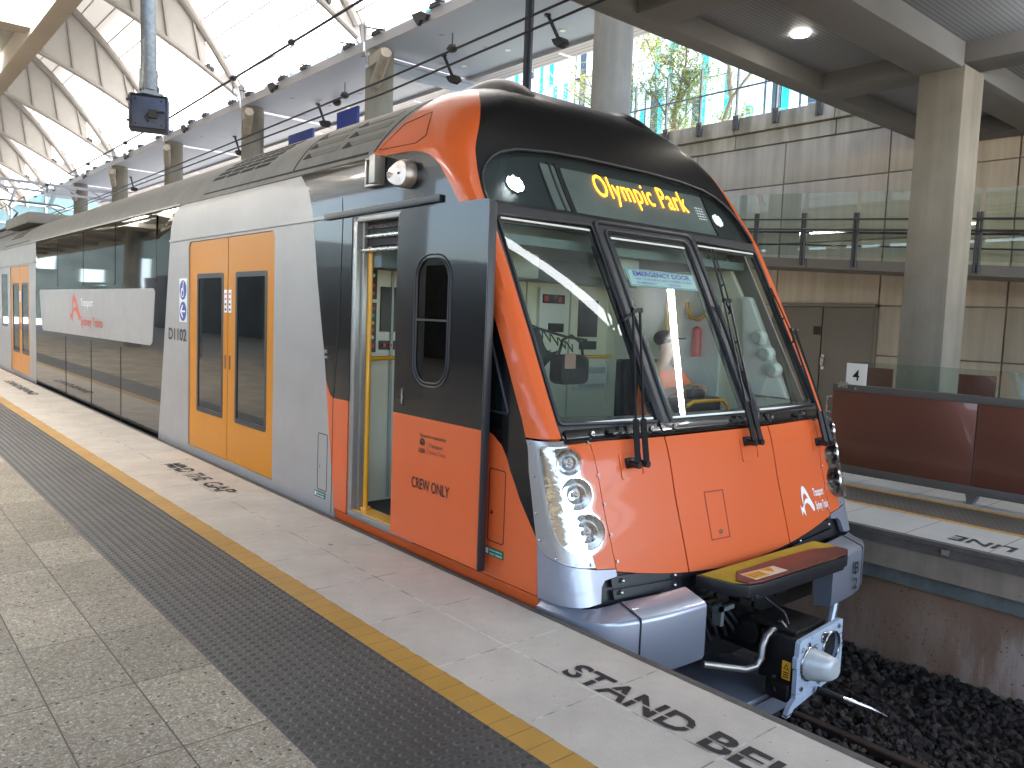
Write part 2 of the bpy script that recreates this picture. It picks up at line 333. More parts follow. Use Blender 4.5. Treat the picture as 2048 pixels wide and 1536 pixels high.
# ------------------------------------------------------------------ mesh helpers
class MB:
    def __init__(s): s.v = []; s.f = []; s.m = []
    def add(s, vs, fs, m=0):
        o = len(s.v); s.v += [tuple(p) for p in vs]; s.f += [tuple(i+o for i in f) for f in fs]; s.m += [m]*len(fs); return s
    def box(s, a, b, m=0, T=None):
        x0, y0_, z0 = a; x1, y1, z1 = b
        vs = [(x0, y0_, z0), (x1, y0_, z0), (x1, y1, z0), (x0, y1, z0), (x0, y0_, z1), (x1, y0_, z1), (x1, y1, z1), (x0, y1, z1)]
        if T: vs = [T @ Vector(p) for p in vs]
        return s.add(vs, [(0, 3, 2, 1), (4, 5, 6, 7), (0, 1, 5, 4), (1, 2, 6, 5), (2, 3, 7, 6), (3, 0, 4, 7)], m)
    def bar(s, p, q, w, h, m=0, up=(0, 0, 1)):
        p, q = Vector(p), Vector(q); d = (q-p).normalized(); u = Vector(up)
        if abs(d.dot(u)) > .98: u = Vector((0, 1, 0))
        sd_ = d.cross(u).normalized(); u = sd_.cross(d)
        vs = [e + sd_*a*w/2 + u*b_*h/2 for e in (p, q) for a, b_ in ((-1, -1), (1, -1), (1, 1), (-1, 1))]
        return s.add(vs, [(0, 1, 2, 3), (7, 6, 5, 4), (0, 4, 5, 1), (1, 5, 6, 2), (2, 6, 7, 3), (3, 7, 4, 0)], m)
    def tube(s, pts, r, n=12, m=0, cap=True, rs=None):
        pts = [Vector(p) for p in pts]; N = len(pts); rings = []; u = None
        for i, p in enumerate(pts):
            d = (pts[min(i+1, N-1)] - pts[max(i-1, 0)]).normalized()
            if u is None:
                u = Vector((0, 0, 1)) if abs(d.z) < .9 else Vector((1, 0, 0))
            u = (u - d*u.dot(d)).normalized(); w = d.cross(u); R = rs[i] if rs else r
            rings.append([p + (u*math.cos(2*math.pi*k/n) + w*math.sin(2*math.pi*k/n))*R for k in range(n)])
        vs = [q for rg in rings for q in rg]; fs = []
        for i in range(N-1):
            for k in range(n): a = i*n+k; c = i*n+(k+1) % n; fs.append((a, c, c+n, a+n))
        if cap: fs.append(tuple(range(n))[::-1]); fs.append(tuple((N-1)*n+k for k in range(n)))
        return s.add(vs, fs, m)
    def cyl(s, p, q, r, n=20, m=0, r2=None): return s.tube([p, q], r, n, m, True, [r, r2 if r2 is not None else r])
    def ball(s, c, r, n=14, m=0, sc=(1, 1, 1)):
        vs = []; fs = []; h = n//2
        for i in range(h+1):
            t = math.pi*i/h
            for k in range(n): a = 2*math.pi*k/n; vs.append((c[0]+r*sc[0]*math.sin(t)*math.cos(a), c[1]+r*sc[1]*math.sin(t)*math.sin(a), c[2]+r*sc[2]*math.cos(t)))
        for i in range(h):
            for k in range(n): a = i*n+k; b_ = i*n+(k+1) % n; fs.append((a, a+n, b_+n, b_))
        return s.add(vs, fs, m)
    def prism(s, poly, fn, d0, d1, m=0):
        """poly in 2D, fn(a,b,d)->3D"""
        n = len(poly); vs = [fn(a, c, d0) for a, c in poly] + [fn(a, c, d1) for a, c in poly]
        fs = [tuple(range(n))[::-1], tuple(range(n, 2*n))] + [(i, (i+1) % n, (i+1) % n+n, i+n) for i in range(n)]
        return s.add(vs, fs, m)
    def grid(s, fn, nu, nv, m=0):
        vs = [fn(i/nu, j/nv) for i in range(nu+1) for j in range(nv+1)]
        fs = [(i*(nv+1)+j, (i+1)*(nv+1)+j, (i+1)*(nv+1)+j+1, i*(nv+1)+j+1) for i in range(nu) for j in range(nv)]
        return s.add(vs, fs, m)
ID = Matrix.Identity(4)
def link(o, parent=None):
    COL.objects.link(o)
    if parent is not None:
        o.parent = parent; o.matrix_parent_inverse = Matrix.Translation(-parent['_o'] if False else -Vector(parent.location)) if parent.type == 'EMPTY' else ID
    return o
def obj(name, mb, mats, parent=None, smooth=35, bevel=0, recalc=True):
    me = bpy.data.meshes.new(name); me.from_pydata(mb.v, [], mb.f)
    mats = mats if isinstance(mats, (list, tuple)) else [mats]
    for m_ in mats: me.materials.append(m_)
    me.polygons.foreach_set('material_index', mb.m)
    if recalc or bevel:
        bm = bmesh.new(); bm.from_mesh(me)
        if recalc: bmesh.ops.recalc_face_normals(bm, faces=bm.faces)
        if bevel:
            es = [e for e in bm.edges if e.is_manifold and e.calc_face_angle(0) > .5]
            bmesh.ops.bevel(bm, geom=es, offset=bevel, segments=2, profile=.6, affect='EDGES', clamp_overlap=True)
        bm.to_mesh(me); bm.free()
    if smooth:
        me.polygons.foreach_set('use_smooth', [True]*len(me.polygons)); me.set_sharp_from_angle(angle=rad(smooth))
    me.update(); o = bpy.data.objects.new(name, me); return link(o, parent)
def tag(o, label=None, cat=None, group=None, kind=None):
    if label: o['label'] = label
    if cat: o['category'] = cat
    if group: o['group'] = group
    if kind: o['kind'] = kind
    return o
def thing(name, label, cat, loc=(0, 0, 0), group=None):
    o = bpy.data.objects.new(name, None); o.location = loc; COL.objects.link(o); o.empty_display_size = .2
    return tag(o, label, cat, group)
def dup(root, delta, label=None):
    def cp(o, par):
        c = o.copy(); COL.objects.link(c)
        if par is not None: c.parent = par
        for ch in o.children: cp(ch, c)
        return c
    r = cp(root, None); r.location = Vector(root.location) + Vector(delta)
    if label: r['label'] = label
    return r
def fix_dup_children(r, root):
    pass
# ---- patches: a 2D outline (with holes) laid on a mapping fn(a,b)->point
def patch(name, outer, mp, mat, parent=None, holes=(), thick=.02, cell=(.1, .1), off=0.0, out=None, smooth=30, build=True, mb=None, mi=0):
    loops = [[Vector((a, c, 0)) for a, c in lp] for lp in [outer, *holes]]
    tris = tessellate_polygon(loops); flat = [p for lp in loops for p in lp]
    bm = bmesh.new(); vs = [bm.verts.new(p) for p in flat]
    for t in tris:
        try: bm.faces.new([vs[i] for i in t])
        except ValueError: pass
    for ax in (0, 1):
        lo = min(p[ax] for p in flat); hi = max(p[ax] for p in flat); n = int((hi-lo)/cell[ax])
        for k in range(1, n+1):
            c = lo + (hi-lo)*k/(n+1); pl = Vector((0, 0, 0)); pl[ax] = c; no = Vector((0, 0, 0)); no[ax] = 1
            bmesh.ops.bisect_plane(bm, geom=bm.verts[:]+bm.edges[:]+bm.faces[:], plane_co=pl, plane_no=no, dist=1e-5)
    bmesh.ops.remove_doubles(bm, verts=bm.verts, dist=2e-5)
    bm.verts.index_update(); P2 = [(v.co.x, v.co.y) for v in bm.verts]
    F_ = [[v.index for v in f.verts] for f in bm.faces]
    BE = [(e.verts[0].index, e.verts[1].index) for e in bm.edges if len(e.link_faces) == 1]
    bm.free(); pts = []; nor = []; h = 2e-3
    ref = Vector(out) if out else None
    for a, c in P2:
        p = Vector(mp(a, c)); n = (Vector(mp(a+h, c))-Vector(mp(a-h, c))).cross(Vector(mp(a, c+h))-Vector(mp(a, c-h)))
        n = n.normalized() if n.length > 1e-12 else Vector((0, 0, 1))
        pts.append(p); nor.append(n)
    # orientation: outwards = away from the train axis unless given
    s_ = 0
    for p, n in zip(pts, nor):
        o_ = ref if ref else Vector((p.x-4.4, (p.y-6.0) if p.y < 5 else 0, p.z-1.2))
        s_ += n.dot(o_)
    if s_ < 0: nor = [-n for n in nor]
    N = len(pts); V = [p+n*off for p, n in zip(pts, nor)]; F2 = list(F_)
    if thick:
        V += [p+n*(off-thick) for p, n in zip(pts, nor)]
        F2 += [tuple(i+N for i in f)[::-1] for f in F_] + [(a, c, c+N, a+N) for a, c in BE]
    m_ = mb or MB(); m_.add(V, F2, mi)
    if not build or mb: return m_
    return obj(name, m_, mat, parent, smooth)
def rrect(a0, b0, a1, b1, r, n=5, only=None):
    """rounded rectangle; r may be a 4-tuple (a0b0,a1b0,a1b1,a0b1)"""
    if isinstance(r, (int, float)): r = (r,)*4
    cs = [(a0, b0, 1, 1, 180), (a1, b0, -1, 1, 270), (a1, b1, -1, -1, 0), (a0, b1, 1, -1, 90)]; out = []
    for (a, c, sa, sb, st), R in zip(cs, r):
        if R <= 0: out.append((a, c)); continue
        for k in range(n+1):
            t = rad(st + 90*k/n); out.append((a+sa*R+R*math.cos(t), c+sb*R+R*math.sin(t)))
    return out
def smoothloop(pts, closed=True, k=4):
    out = []; n = len(pts)
    for i in range(n if closed else n-1):
        p0, p1, p2, p3 = [pts[(i+j-1) % n] if closed else pts[min(max(i+j-1, 0), n-1)] for j in range(4)]
        for s in range(k):
            t = s/k
            out.append(tuple(.5*((2*p1[c]) + (-p0[c]+p2[c])*t + (2*p0[c]-5*p1[c]+4*p2[c]-p3[c])*t*t + (-p0[c]+3*p1[c]-3*p2[c]+p3[c])*t**3) for c in (0, 1)))
    if not closed: out.append(tuple(pts[-1]))
    return out
def circ(a, c, r, n=20, ry=None): return [(a+r*math.cos(2*math.pi*k/n), c+(ry or r)*math.sin(2*math.pi*k/n)) for k in range(n)]
_ft = {}
def text(name, s, box, mp, mat, parent=None, off=.003, out=None, bold=0.0, shear=0, gap=None, sp=1.0, thick=.0015):
    """letters fitted to box (a0,b0,a1,b1); a1<a0 makes the text run towards smaller a"""
    cu = bpy.data.curves.new(name, 'FONT'); cu.body = s; cu.size = 1; cu.offset = bold; cu.shear = shear; cu.space_character = sp; cu.resolution_u = 3
    to = bpy.data.objects.new(name, cu); COL.objects.link(to); dg = bpy.context.evaluated_depsgraph_get(); dg.update()
    me = bpy.data.meshes.new_from_object(to.evaluated_get(dg)); bpy.data.objects.remove(to)
    vs = [v.co.copy() for v in me.vertices]; fs = [tuple(p.vertices) for p in me.polygons]
    bpy.data.meshes.remove(me); bpy.data.curves.remove(cu)
    xs = [v.x for v in vs]; ys = [v.y for v in vs]; x0, x1, y0_, y1 = min(xs), max(xs), min(ys), max(ys)
    a0, b0, a1, b1 = box; mb = MB(); V = []; ref = Vector(out) if out else None
    for v in vs:
        a = a0+(a1-a0)*(v.x-x0)/(x1-x0); c = b0+(b1-b0)*(v.y-y0_)/(y1-y0_)
        p = Vector(mp(a, c)); h = 2e-3
        n = (Vector(mp(a+h, c))-Vector(mp(a-h, c))).cross(Vector(mp(a, c+h))-Vector(mp(a, c-h))).normalized()
        o_ = ref if ref else Vector((p.x-4.4, (p.y-6.0) if p.y < 5 else 0, p.z-1.2))
        if n.dot(o_) < 0: n = -n
        V.append(p+n*off)
    mb.add(V, fs)
    if gap:                                # stencil bridges: drop thin strips
        pass
    return obj(name, mb, mat, parent, 0, recalc=False)
import math
XC=4.40; HW=1.515
def lerp(tab,z):
    # monotone piecewise cubic (Catmull) interpolation
    n=len(tab)
    if z<=tab[0][0]: return tab[0][1]
    if z>=tab[-1][0]: return tab[-1][1]
    for i in range(n-1):
        if z<=tab[i+1][0]: break
    x0,y0=tab[i];x1,y1=tab[i+1];h=x1-x0
    def sl(k):
        if k<=0: return (tab[1][1]-tab[0][1])/(tab[1][0]-tab[0][0])
        if k>=n-1: return (tab[-1][1]-tab[-2][1])/(tab[-1][0]-tab[-2][0])
        a=(tab[k][1]-tab[k-1][1])/(tab[k][0]-tab[k-1][0]);b=(tab[k+1][1]-tab[k][1])/(tab[k+1][0]-tab[k][0])
        if a*b<=0: return 0.
        return 2*a*b/(a+b)
    m0,m1=sl(i),sl(i+1);t=(z-x0)/h
    return (2*t**3-3*t*t+1)*y0+(t**3-2*t*t+t)*h*m0+(-2*t**3+3*t*t)*y1+(t**3-t*t)*h*m1
Y0=[(-.5,2.70),(0,2.775),(.1,2.80),(.5,2.92),(.87,3.03),(.91,3.075),(.97,3.11),(1.5,3.385),(2.18,3.745),(2.4,3.885),(2.6,4.00),(2.8,4.10),(2.95,4.19),(3.08,4.30),(3.19,4.45),(3.26,4.62),(3.30,4.84),(3.325,5.2),(3.335,5.6)]
WT=[(-.5,1.515),(2.45,1.515),(2.6,1.508),(2.68,1.48),(2.90,1.335),(3.07,1.135),(3.20,.86),(3.27,.60),(3.31,.36),(3.325,.22),(3.335,.05)]
RT=[(-.5,.12),(.85,.12),(1.0,.06),(2.3,.06),(2.5,.12),(2.8,.24),(3.0,.32),(3.2,.36),(3.31,.30),(3.325,.2),(3.335,.05)]
def y0(z): return lerp(Y0,z)
def wd(z): return lerp(WT,z)
def rr(z): return lerp(RT,z)
def F(dx,z,side=0):
    w=wd(z);r=min(rr(z),w);a=abs(dx)
    y=y0(z)+0.014*(a/1.5)**2.5
    if a>w-r:
        t=min(1,(a-(w-r))/r); y+=r*1.35*(1-math.sqrt(max(0,1-t*t)))
    return (XC+dx,y,z)
def yside(z):
    w=wd(z);return F(w,z)[1]
def G(y,z,s=-1):
    # side surface point at given y,z ; s=-1 near side
    w=wd(z);r=min(rr(z),w);ys=y0(z)+.014+r*1.35
    if y>=ys: return (XC+s*w,y,z)
    t=max(0,1-(y-(y0(z)+.014))/(r*1.35)); t=min(1,t)
    return (XC+s*(w-r+r*math.sqrt(max(0,1-t*t))),y,z)
def cornerL(z): return 1.2*min(rr(z), wd(z))*math.pi/2
def S(s, z):
    """s = distance round the plan outline from the nose centre (signed)"""
    w = wd(z); r = min(rr(z), w); a = abs(s); sg = -1 if s < 0 else 1; L = cornerL(z)
    def fy(d): return y0(z)+.014*(d/1.5)**2.5
    if a <= w-r: return (XC+sg*a, fy(a), z)
    if a <= w-r+L:
        th = (a-(w-r))/L*math.pi/2; d = w-r+r*math.sin(th); return (XC+sg*d, fy(d)+r*1.35*(1-math.cos(th)), z)
    return (XC+sg*w, fy(w)+r*1.35+(a-(w-r)-L), z)
def sx(dx, z):
    w = wd(z); r = min(rr(z), w); a = abs(dx); L = cornerL(z)
    if a <= w-r: return a
    return w-r+L*math.asin(min(1, (a-(w-r))/r))/(math.pi/2)
def sy(y, z):
    w = wd(z); r = min(rr(z), w); L = cornerL(z); b = y0(z)+.014*(w/1.5)**2.5
    if y >= b+1.35*r: return w-r+L+(y-b-1.35*r)
    return w-r+L*math.acos(min(1, max(-1, 1-max(0, y-b)/(1.35*r))))/(math.pi/2)
def FF(dx, z): return F(dx, z)
def GN(y, z): return G(y, z, -1)
# ================================================================== TRAIN
train = thing('passenger_train', 'orange, black and silver passenger train with yellow doors standing at the platform', 'train', (4.4, 8, -1.1))
T = train
def XCd(l): return [(sx(d, z), z) for d, z in l]
def mirror(l): return [(-a, c) for a, c in l][::-1]
# ---- side skin, near side ------------------------------------------------
Ledge = [(6.10, 2.63), (6.02, 2.57), (5.93, 2.481), (5.865, 2.339), (5.815, 2.1), (5.758, 1.791), (5.69, 1.50), (5.628, 1.25), (5.586, 1.02)]
fcurve = [(3.598, .893), (3.527, .879), (3.443, .827), (3.39, .76), (3.36, .696), (3.31, .62), (3.264, .543), (3.19, .45), (3.116, .357)]
pil = [(3.235, .90), (3.30, 1.05), (3.40, 1.26), (3.503, 1.467), (3.6, 1.66), (3.7, 1.87), (3.84, 2.10), (3.944, 2.257), (4.03, 2.365), (4.139, 2.484), (4.20, 2.53), (4.276, 2.569), (4.35, 2.592), (4.43, 2.607), (4.55, 2.618), (4.691, 2.622), (5.019, 2.632)]
black = [(5.225, .893), (5.225, 2.235), (4.33, 2.235), (4.33, .893)] + fcurve + pil + [(6.0, 2.635)] + Ledge + [(5.545, .95), (5.50, .905), (5.45, .893)]
patch('cab_side_black_panel', black, GN, MAT_BK, T, cell=(.12, .12))
patch('cab_side_orange_panel', [(5.586, 1.02), (5.545, .95), (5.50, .905), (5.45, .893), (5.232, .893), (5.232, .045), (5.417, .045), (5.46, .30), (5.52, .62)], GN, MAT_OR, T, off=.001, cell=(.3, .2))
patch('cab_side_orange_panel', [(4.33, .889), (3.60, .889)] + fcurve[1:] + [(3.102, .24), (3.095, .045), (4.33, .045)], GN, MAT_OR, T, off=.001, cell=(.15, .15))
patch('sill_panel', [(5.412, .037), (3.094, .037), (3.094, -.13), (5.38, -.13)], lambda y, z: (GN(y, z)[0]+max(0, .02-z)*.25, y, z), MAT_OR, T, off=-.002, cell=(.2, .05))
# silver section with doorway
def silver(y_a, y_b, la, lb, name='car_body_panel'):
    pass
Lq = [(9.17, 2.62), (9.10, 2.635)]
silv = Ledge + [(5.52, .62), (5.46, .30), (5.417, .0), (5.40, -.12), (9.80, -.12), (9.764, .016), (9.56, 1.12), (9.40, 2.0), (9.358, 2.223), (9.32, 2.40), (9.25, 2.52), (9.17, 2.59), (9.05, 2.635)]
dr1 = rrect(6.56, .055, 8.735, 2.225, (.0, .0, .07, .07))
patch('car_body_panel', silv, GN, MAT_SIL, T, holes=[dr1], cell=(.8, .8), off=.0005)
sil2 = [(17.22, -.12), (21.2, -.12), (21.2, 2.635), (17.22, 2.635)]
dr2 = rrect(17.85, .055, 20.02, 2.225, (.0, .0, .07, .07))
win2 = rrect(20.35, .95, 21.15, 2.1, .05)
patch('car_body_panel', sil2, GN, MAT_SIL, T, holes=[dr2, win2], cell=(2, 2), off=.0005)
patch('side_window', win2, GN, MAT_DGL, T, off=-.01, cell=(2, 2))
def pdoor(yc):
    for s, (a, c) in ((1, (yc+.008, yc+1.083)), (-1, (yc-1.083, yc-.008))):
        rr_ = (0, 0, .06, 0) if s > 0 else (0, 0, 0, .06)
        wy0, wy1 = (a+.15, c-.24) if s > 0 else (a+.18, c-.18)
        if s > 0: wy0, wy1 = yc+.13, yc+.845
        else: wy0, wy1 = yc-.905, yc-.205
        w_ = rrect(wy0, .465, wy1, 1.875, .02)
        lf = patch('passenger_door', rrect(a, .06, c, 2.22, rr_), GN, MAT_DOORY, T, holes=[w_], off=-.012, cell=(.6, .8), thick=.03)
        g_ = patch('door_window', rrect(wy0+.03, .50, wy1-.03, 1.84, .02), GN, MAT_DGL, lf, off=-.017, cell=(2, 2))
        patch('window_seal', rrect(wy0-.012, .453, wy1+.012, 1.887, .03), GN, MAT_RUB, lf, holes=[rrect(wy0+.03, .50, wy1-.03, 1.84, .02)], off=-.009, cell=(2, 2), thick=.01)
        yy = yc+.055 if s > 0 else yc-.055
        patch('finger_grip', rrect(yy-.018, .95, yy+.018, 1.09, .015), GN, MAT_MAR, lf, off=-.009, cell=(2, 2), thick=.004)
        patch('door_sticker', rrect(yy-.035, 1.50, yy+.035, 1.72, .005), GN, MAT_TXTW, lf, off=-.009, cell=(2, 2), thick=.003)
        for q in range(4): patch('door_sticker_mark', rrect(yy-.018, 1.52+.05*q, yy+.018, 1.54+.05*q, .004), GN, MAT_TXTR if q > 1 else MAT_TXT, lf, off=-.0075, cell=(2, 2), thick=.002)
for yc in (7.647, 18.935): pdoor(yc)
for a, c in ((6.54, 8.755), (17.83, 20.04)): mb = MB(); mb.box((2.91, a, .03), (2.98, c, 2.25)); obj('door_pocket', mb, MAT_DARK, T)
# black glass band between the doors
patch('window_band', [(9.80, -.12), (17.22, -.12), (17.22, 2.635), (9.05, 2.635), (9.17, 2.59), (9.25, 2.52), (9.32, 2.40), (9.358, 2.223), (9.40, 2.0), (9.56, 1.12), (9.764, .016)], GN, MAT_DGL2, T, cell=(1.5, 1), off=-.002)
for k in range(4):
    y_ = 9.86 + k*1.80
    patch('upper_window', rrect(y_, 1.80, y_+1.77, 2.60, .05), GN, MAT_DGL, T, off=.002, cell=(2, 1), thick=.004)
lp = patch('logo_panel', [(9.90, 1.70), (9.96, 1.742), (16.75, 1.742), (16.82, 1.70), (16.60, 1.06), (16.52, 1.01), (10.08, 1.06), (10.0, 1.10)], GN, MAT_SIL, T, off=.004, cell=(1, 1), thick=.006)
for y_ in (11.4, 13.0, 14.7): patch('panel_joint', rrect(y_-.01, -.1, y_+.01, .98, 0), GN, MAT_DARK, T, off=.0015, cell=(3, 1), thick=.003)
def OPlogo(a0, b0, w, h, mp, mat, parent, off):
    """a wishbone-arch emblem: tall leaning arch, a low sail inside it and a small flag at its foot"""
    P = lambda l: [(a0+w*x, b0+h*y) for x, y in l]
    o1 = smoothloop([(.24, .25), (.22, .6), (.30, .92), (.42, 1.0), (.58, .86), (.76, .52), (.95, .18), (.93, .03), (.84, .03), (.80, .13), (.66, .42), (.53, .66), (.42, .73), (.32, .62), (.27, .42)], True, 3)
    o2 = smoothloop([(.26, .24), (.34, .42), (.48, .52), (.62, .50), (.72, .28), (.84, .04), (.66, .26), (.52, .36), (.38, .34), (.28, .22)], True, 3)
    o3 = [(.02, .36), (.10, .22), (.26, .30), (.30, -.10), (.14, .10), (.05, -.06)]
    m_ = MB()
    for i_, (o_, hs) in enumerate(((o1, []), (o2, []), (o3, []))): patch('', P(o_), mp, mat, None, holes=hs, off=off+.0004*i_, cell=(.5, .5), thick=0, build=False, mb=m_)
    return obj('emblem', m_, mat, parent, 0, recalc=False)
OPlogo(14.35, 1.26, -.75, .40, GN, MAT_TXTR, lp, .006)
text('lettering', 'Transport', (13.60, 1.45, 12.85, 1.60), GN, MAT_TXTW, lp, off=.007, bold=.012)
text('lettering', 'Sydney Trains', (13.60, 1.15, 12.30, 1.33), GN, MAT_TXTR, lp, off=.007, bold=.012)
# signs on the silver panel
sg = patch('access_sign', rrect(8.78, 1.375, 9.02, 1.845, .005), GN, MAT_WHITE, T, off=.004, cell=(1, 1), thick=.004)
patch('sign_disc', circ(8.90, 1.72, .105, 24), GN, MAT_BLUE, sg, off=.006, cell=(1, 1), thick=.002)
patch('sign_disc', circ(8.90, 1.49, .105, 24), GN, MAT_BLUE, sg, off=.006, cell=(1, 1), thick=.002)
mb = MB()
patch('', circ(8.905, 1.685, .045, 20), GN, None, None, holes=[circ(8.905, 1.685, .031, 20)], off=.008, cell=(1, 1), thick=0, build=False, mb=mb)
patch('', circ(8.885, 1.80, .014, 12), GN, None, None, off=.008, cell=(1, 1), thick=0, build=False, mb=mb)
patch('', [(8.895, 1.785), (8.875, 1.785), (8.88, 1.73), (8.93, 1.725), (8.95, 1.66), (8.965, 1.665), (8.942, 1.74), (8.90, 1.745)], GN, None, None, off=.0085, cell=(1, 1), thick=0, build=False, mb=mb)
patch('', [(8.985, 1.49), (8.91, 1.565), (8.888, 1.55), (8.935, 1.50), (8.82, 1.50), (8.82, 1.48), (8.935, 1.48), (8.888, 1.43), (8.91, 1.415)], GN, None, None, off=.008, cell=(1, 1), thick=0, build=False, mb=mb)
obj('sign_symbols', mb, MAT_TXTW, sg, 0, recalc=False)
text('car_number', 'D1102', (9.385, 1.165, 8.79, 1.30), GN, MAT_TXT, T, off=.004, bold=.022)
def hatch(y0_, z0_, y1_, z1_, mat, lx, off=.002):
    m_ = MB(); ring = rrect(y0_, z0_, y1_, z1_, .02)
    patch('', ring, GN, None, None, holes=[rrect(y0_+.006, z0_+.006, y1_-.006, z1_-.006, .016)], off=off, cell=(1, 1), thick=.003, build=False, mb=m_)
    h_ = obj('access_hatch', m_, MAT_DARK, T)
    mm = MB(); p = Vector(GN(lx, (z0_+z1_)/2-.04)); mm.cyl(p+Vector((.002, 0, 0)), p-Vector((.008, 0, 0)), .011, 14); obj('hatch_lock', mm, MAT_STEEL, h_)
hatch(5.54, .145, 5.70, .597, MAT_SIL, 5.665)
hatch(3.39, .25, 3.54, .682, MAT_OR, 3.50)
for (a, c, z_) in ((5.56, 5.74, .084), (3.385, 3.557, .166)):
    g_ = patch('door_release_label', rrect(a, z_, c, z_+.05, .004), GN, MAT_GREEN, T, off=.004, cell=(1, 1), thick=.003)
    text('lettering', 'Emergency', (c-.05, z_+.028, a+.012, z_+.042), GN, MAT_TXTW, g_, off=.006, bold=.02)
    text('lettering', 'door release', (c-.05, z_+.009, a+.012, z_+.022), GN, MAT_TXTW, g_, off=.006, bold=.02)
    patch('running_figure', [(c-.01, z_+.01), (c-.035, z_+.01), (c-.035, z_+.042), (c-.01, z_+.042)], GN, MAT_TXTW, g_, off=.0055, cell=(1, 1), thick=.001)
# gutter line, rail over the doors, groove
mb = MB()
mb.bar((2.878, 5.42, 2.262), (2.878, 9.34, 2.262), .018, .022); mb.bar((2.878, 17.23, 2.262), (2.878, 45, 2.262), .018, .022)
mb.bar((2.884, 9.0, 2.640), (2.884, 45, 2.640), .02, .018)
obj('rain_gutter', mb, MAT_SIL, T)
mb = MB(); mb.bar((2.876, 4.10, 2.275), (2.876, 5.62, 2.262), .03, .045); obj('door_track', mb, MAT_PLA, T, bevel=.004)
for y_ in (5.44,):
    patch('panel_joint', [(y_-.03, 2.62), (y_-.036, 2.62), (y_-.078, 2.235), (y_-.05, 1.5), (y_+.02, .88), (y_+.02, .0), (y_+.026, .0), (y_+.026, .88), (y_-.043, 1.5), (y_-.071, 2.235)], GN, MAT_DARK, T, off=.0025, cell=(1, .3), thick=.003)
# key lock on black panel
mb = MB(); p = Vector(GN(5.58, 1.245)); mb.cyl(p, p-Vector((.014, 0, 0)), .018, 14); mb.box((p.x-.01, 5.57, 1.19), (p.x, 5.60, 1.205)); obj('key_lock', mb, MAT_STEEL, T)
# ---- roof -----------------------------------------------------------------
def SN(s, z): return S(-s, z)
rb = [(sy(5.03, 2.64), 2.64), (sy(4.93, 2.74), 2.74), (sy(4.85, 2.83), 2.83), (sy(4.78, 2.95), 2.95), (sy(4.75, 3.05), 3.05), (sy(4.80, 3.19), 3.19), (sy(5.05, 3.25), 3.25), (sy(5.35, 3.30), 3.30), (sy(5.75, 3.335), 3.335)]
roofp = rb + [(sy(46, 3.335), 3.335), (sy(46, 2.64), 2.64)]
mb = MB()
patch('', roofp, SN, None, None, cell=(3, .05), off=0, thick=.03, build=False, mb=mb)
patch('', roofp, S, None, None, cell=(3, .05), off=0, thick=.03, build=False, mb=mb)
mb.box((4.33, 5.76, 3.30), (4.47, 46, 3.3345))
roof = obj('train_roof', mb, MAT_ROOF, T)
def RN(y, z):                            # roof side mapped by y and height
    return (XC-wd(z), y, z)
def slotmat(nm, polys, mat, off=.003, thick=.004, cell=(2, .06)):
    m_ = MB()
    for p_ in polys: patch('', p_, RN, None, None, cell=cell, off=off, thick=thick, build=False, mb=m_, out=(-1, 0, .6))
    return obj(nm, m_, mat, roof, 20)
# long slit above the gutter
for g_ in [[(5.08, 2.672), (8.40, 2.694), (8.40, 2.706), (5.08, 2.690)], [(18.0, 2.69), (20.9, 2.69), (20.9, 2.705), (18.0, 2.705)]]: slotmat('roof_slit', [g_], MAT_DARK)
for g_ in [[(6.30, 2.70), (6.325, 2.70), (6.325, 3.10), (6.30, 3.10)], [(4.98, 2.68), (5.005, 2.68), (4.90, 2.93), (4.85, 3.08), (4.83, 3.08), (4.88, 2.93)]]: slotmat('roof_panel_edge', [g_], MAT_DARK, .002)
def quadg(ya, yb, za, zb, sk): return [(ya+sk, za), (yb+sk, za), (yb, zb), (ya, zb)]
gp = []
for k in range(5):
    for q in range(4):
        z_ = 2.845+.052*k; y_ = 7.02+.36*q-.05*k; gp.append(quadg(y_, y_+.29, z_, z_+.030, .03))
for g in gp: slotmat('vent_slot', [g], MAT_DARK); slotmat('vent_slot', [[(a+12.3, c) for a, c in g]], MAT_DARK)
shd = []; tri = []
for k in range(3):
    for q in range(2 if k < 3 else 2):
        z_ = 2.79+.095*k; y_ = 4.98+.66*q+.02*k
        shd.append([(y_+.03, z_), (y_+.50, z_), (y_+.56, z_+.045), (y_+.02, z_+.045)]); tri.append([(y_+.44, z_-.004), (y_+.60, z_-.004), (y_+.56, z_+.050)])
for g in shd: slotmat('louvre_shade', [g], MAT_LOUVSH, .003)  # darker flat patches paint the long shading of the louvres
for g in tri: slotmat('louvre_opening', [g], MAT_DARK, .005)
mb = MB()
for y_, dx_ in ((20.5, 0), (24.5, .3)):
    mb.box((3.3+dx_, y_, 3.25), (5.5, y_+3.0, 3.50))
obj('roof_equipment', mb, MAT_ROOF, T, bevel=.05)
mb = MB()                                              # pantograph, raised part way
for x_ in (3.75, 4.95):
    mb.tube([(x_, 27.2, 3.5), (x_+.12, 25.5, 3.9)], .025, 8); mb.tube([(x_+.12, 25.5, 3.9), (x_, 26.9, 4.28)], .02, 8)
mb.tube([(3.5, 26.9, 4.3), (3.65, 26.9, 4.36), (5.1, 26.9, 4.36), (5.3, 26.9, 4.3)], .03, 8); mb.box((3.6, 25.2, 3.4), (5.1, 27.6, 3.5))
obj('pantograph', mb, MAT_GALV, T)
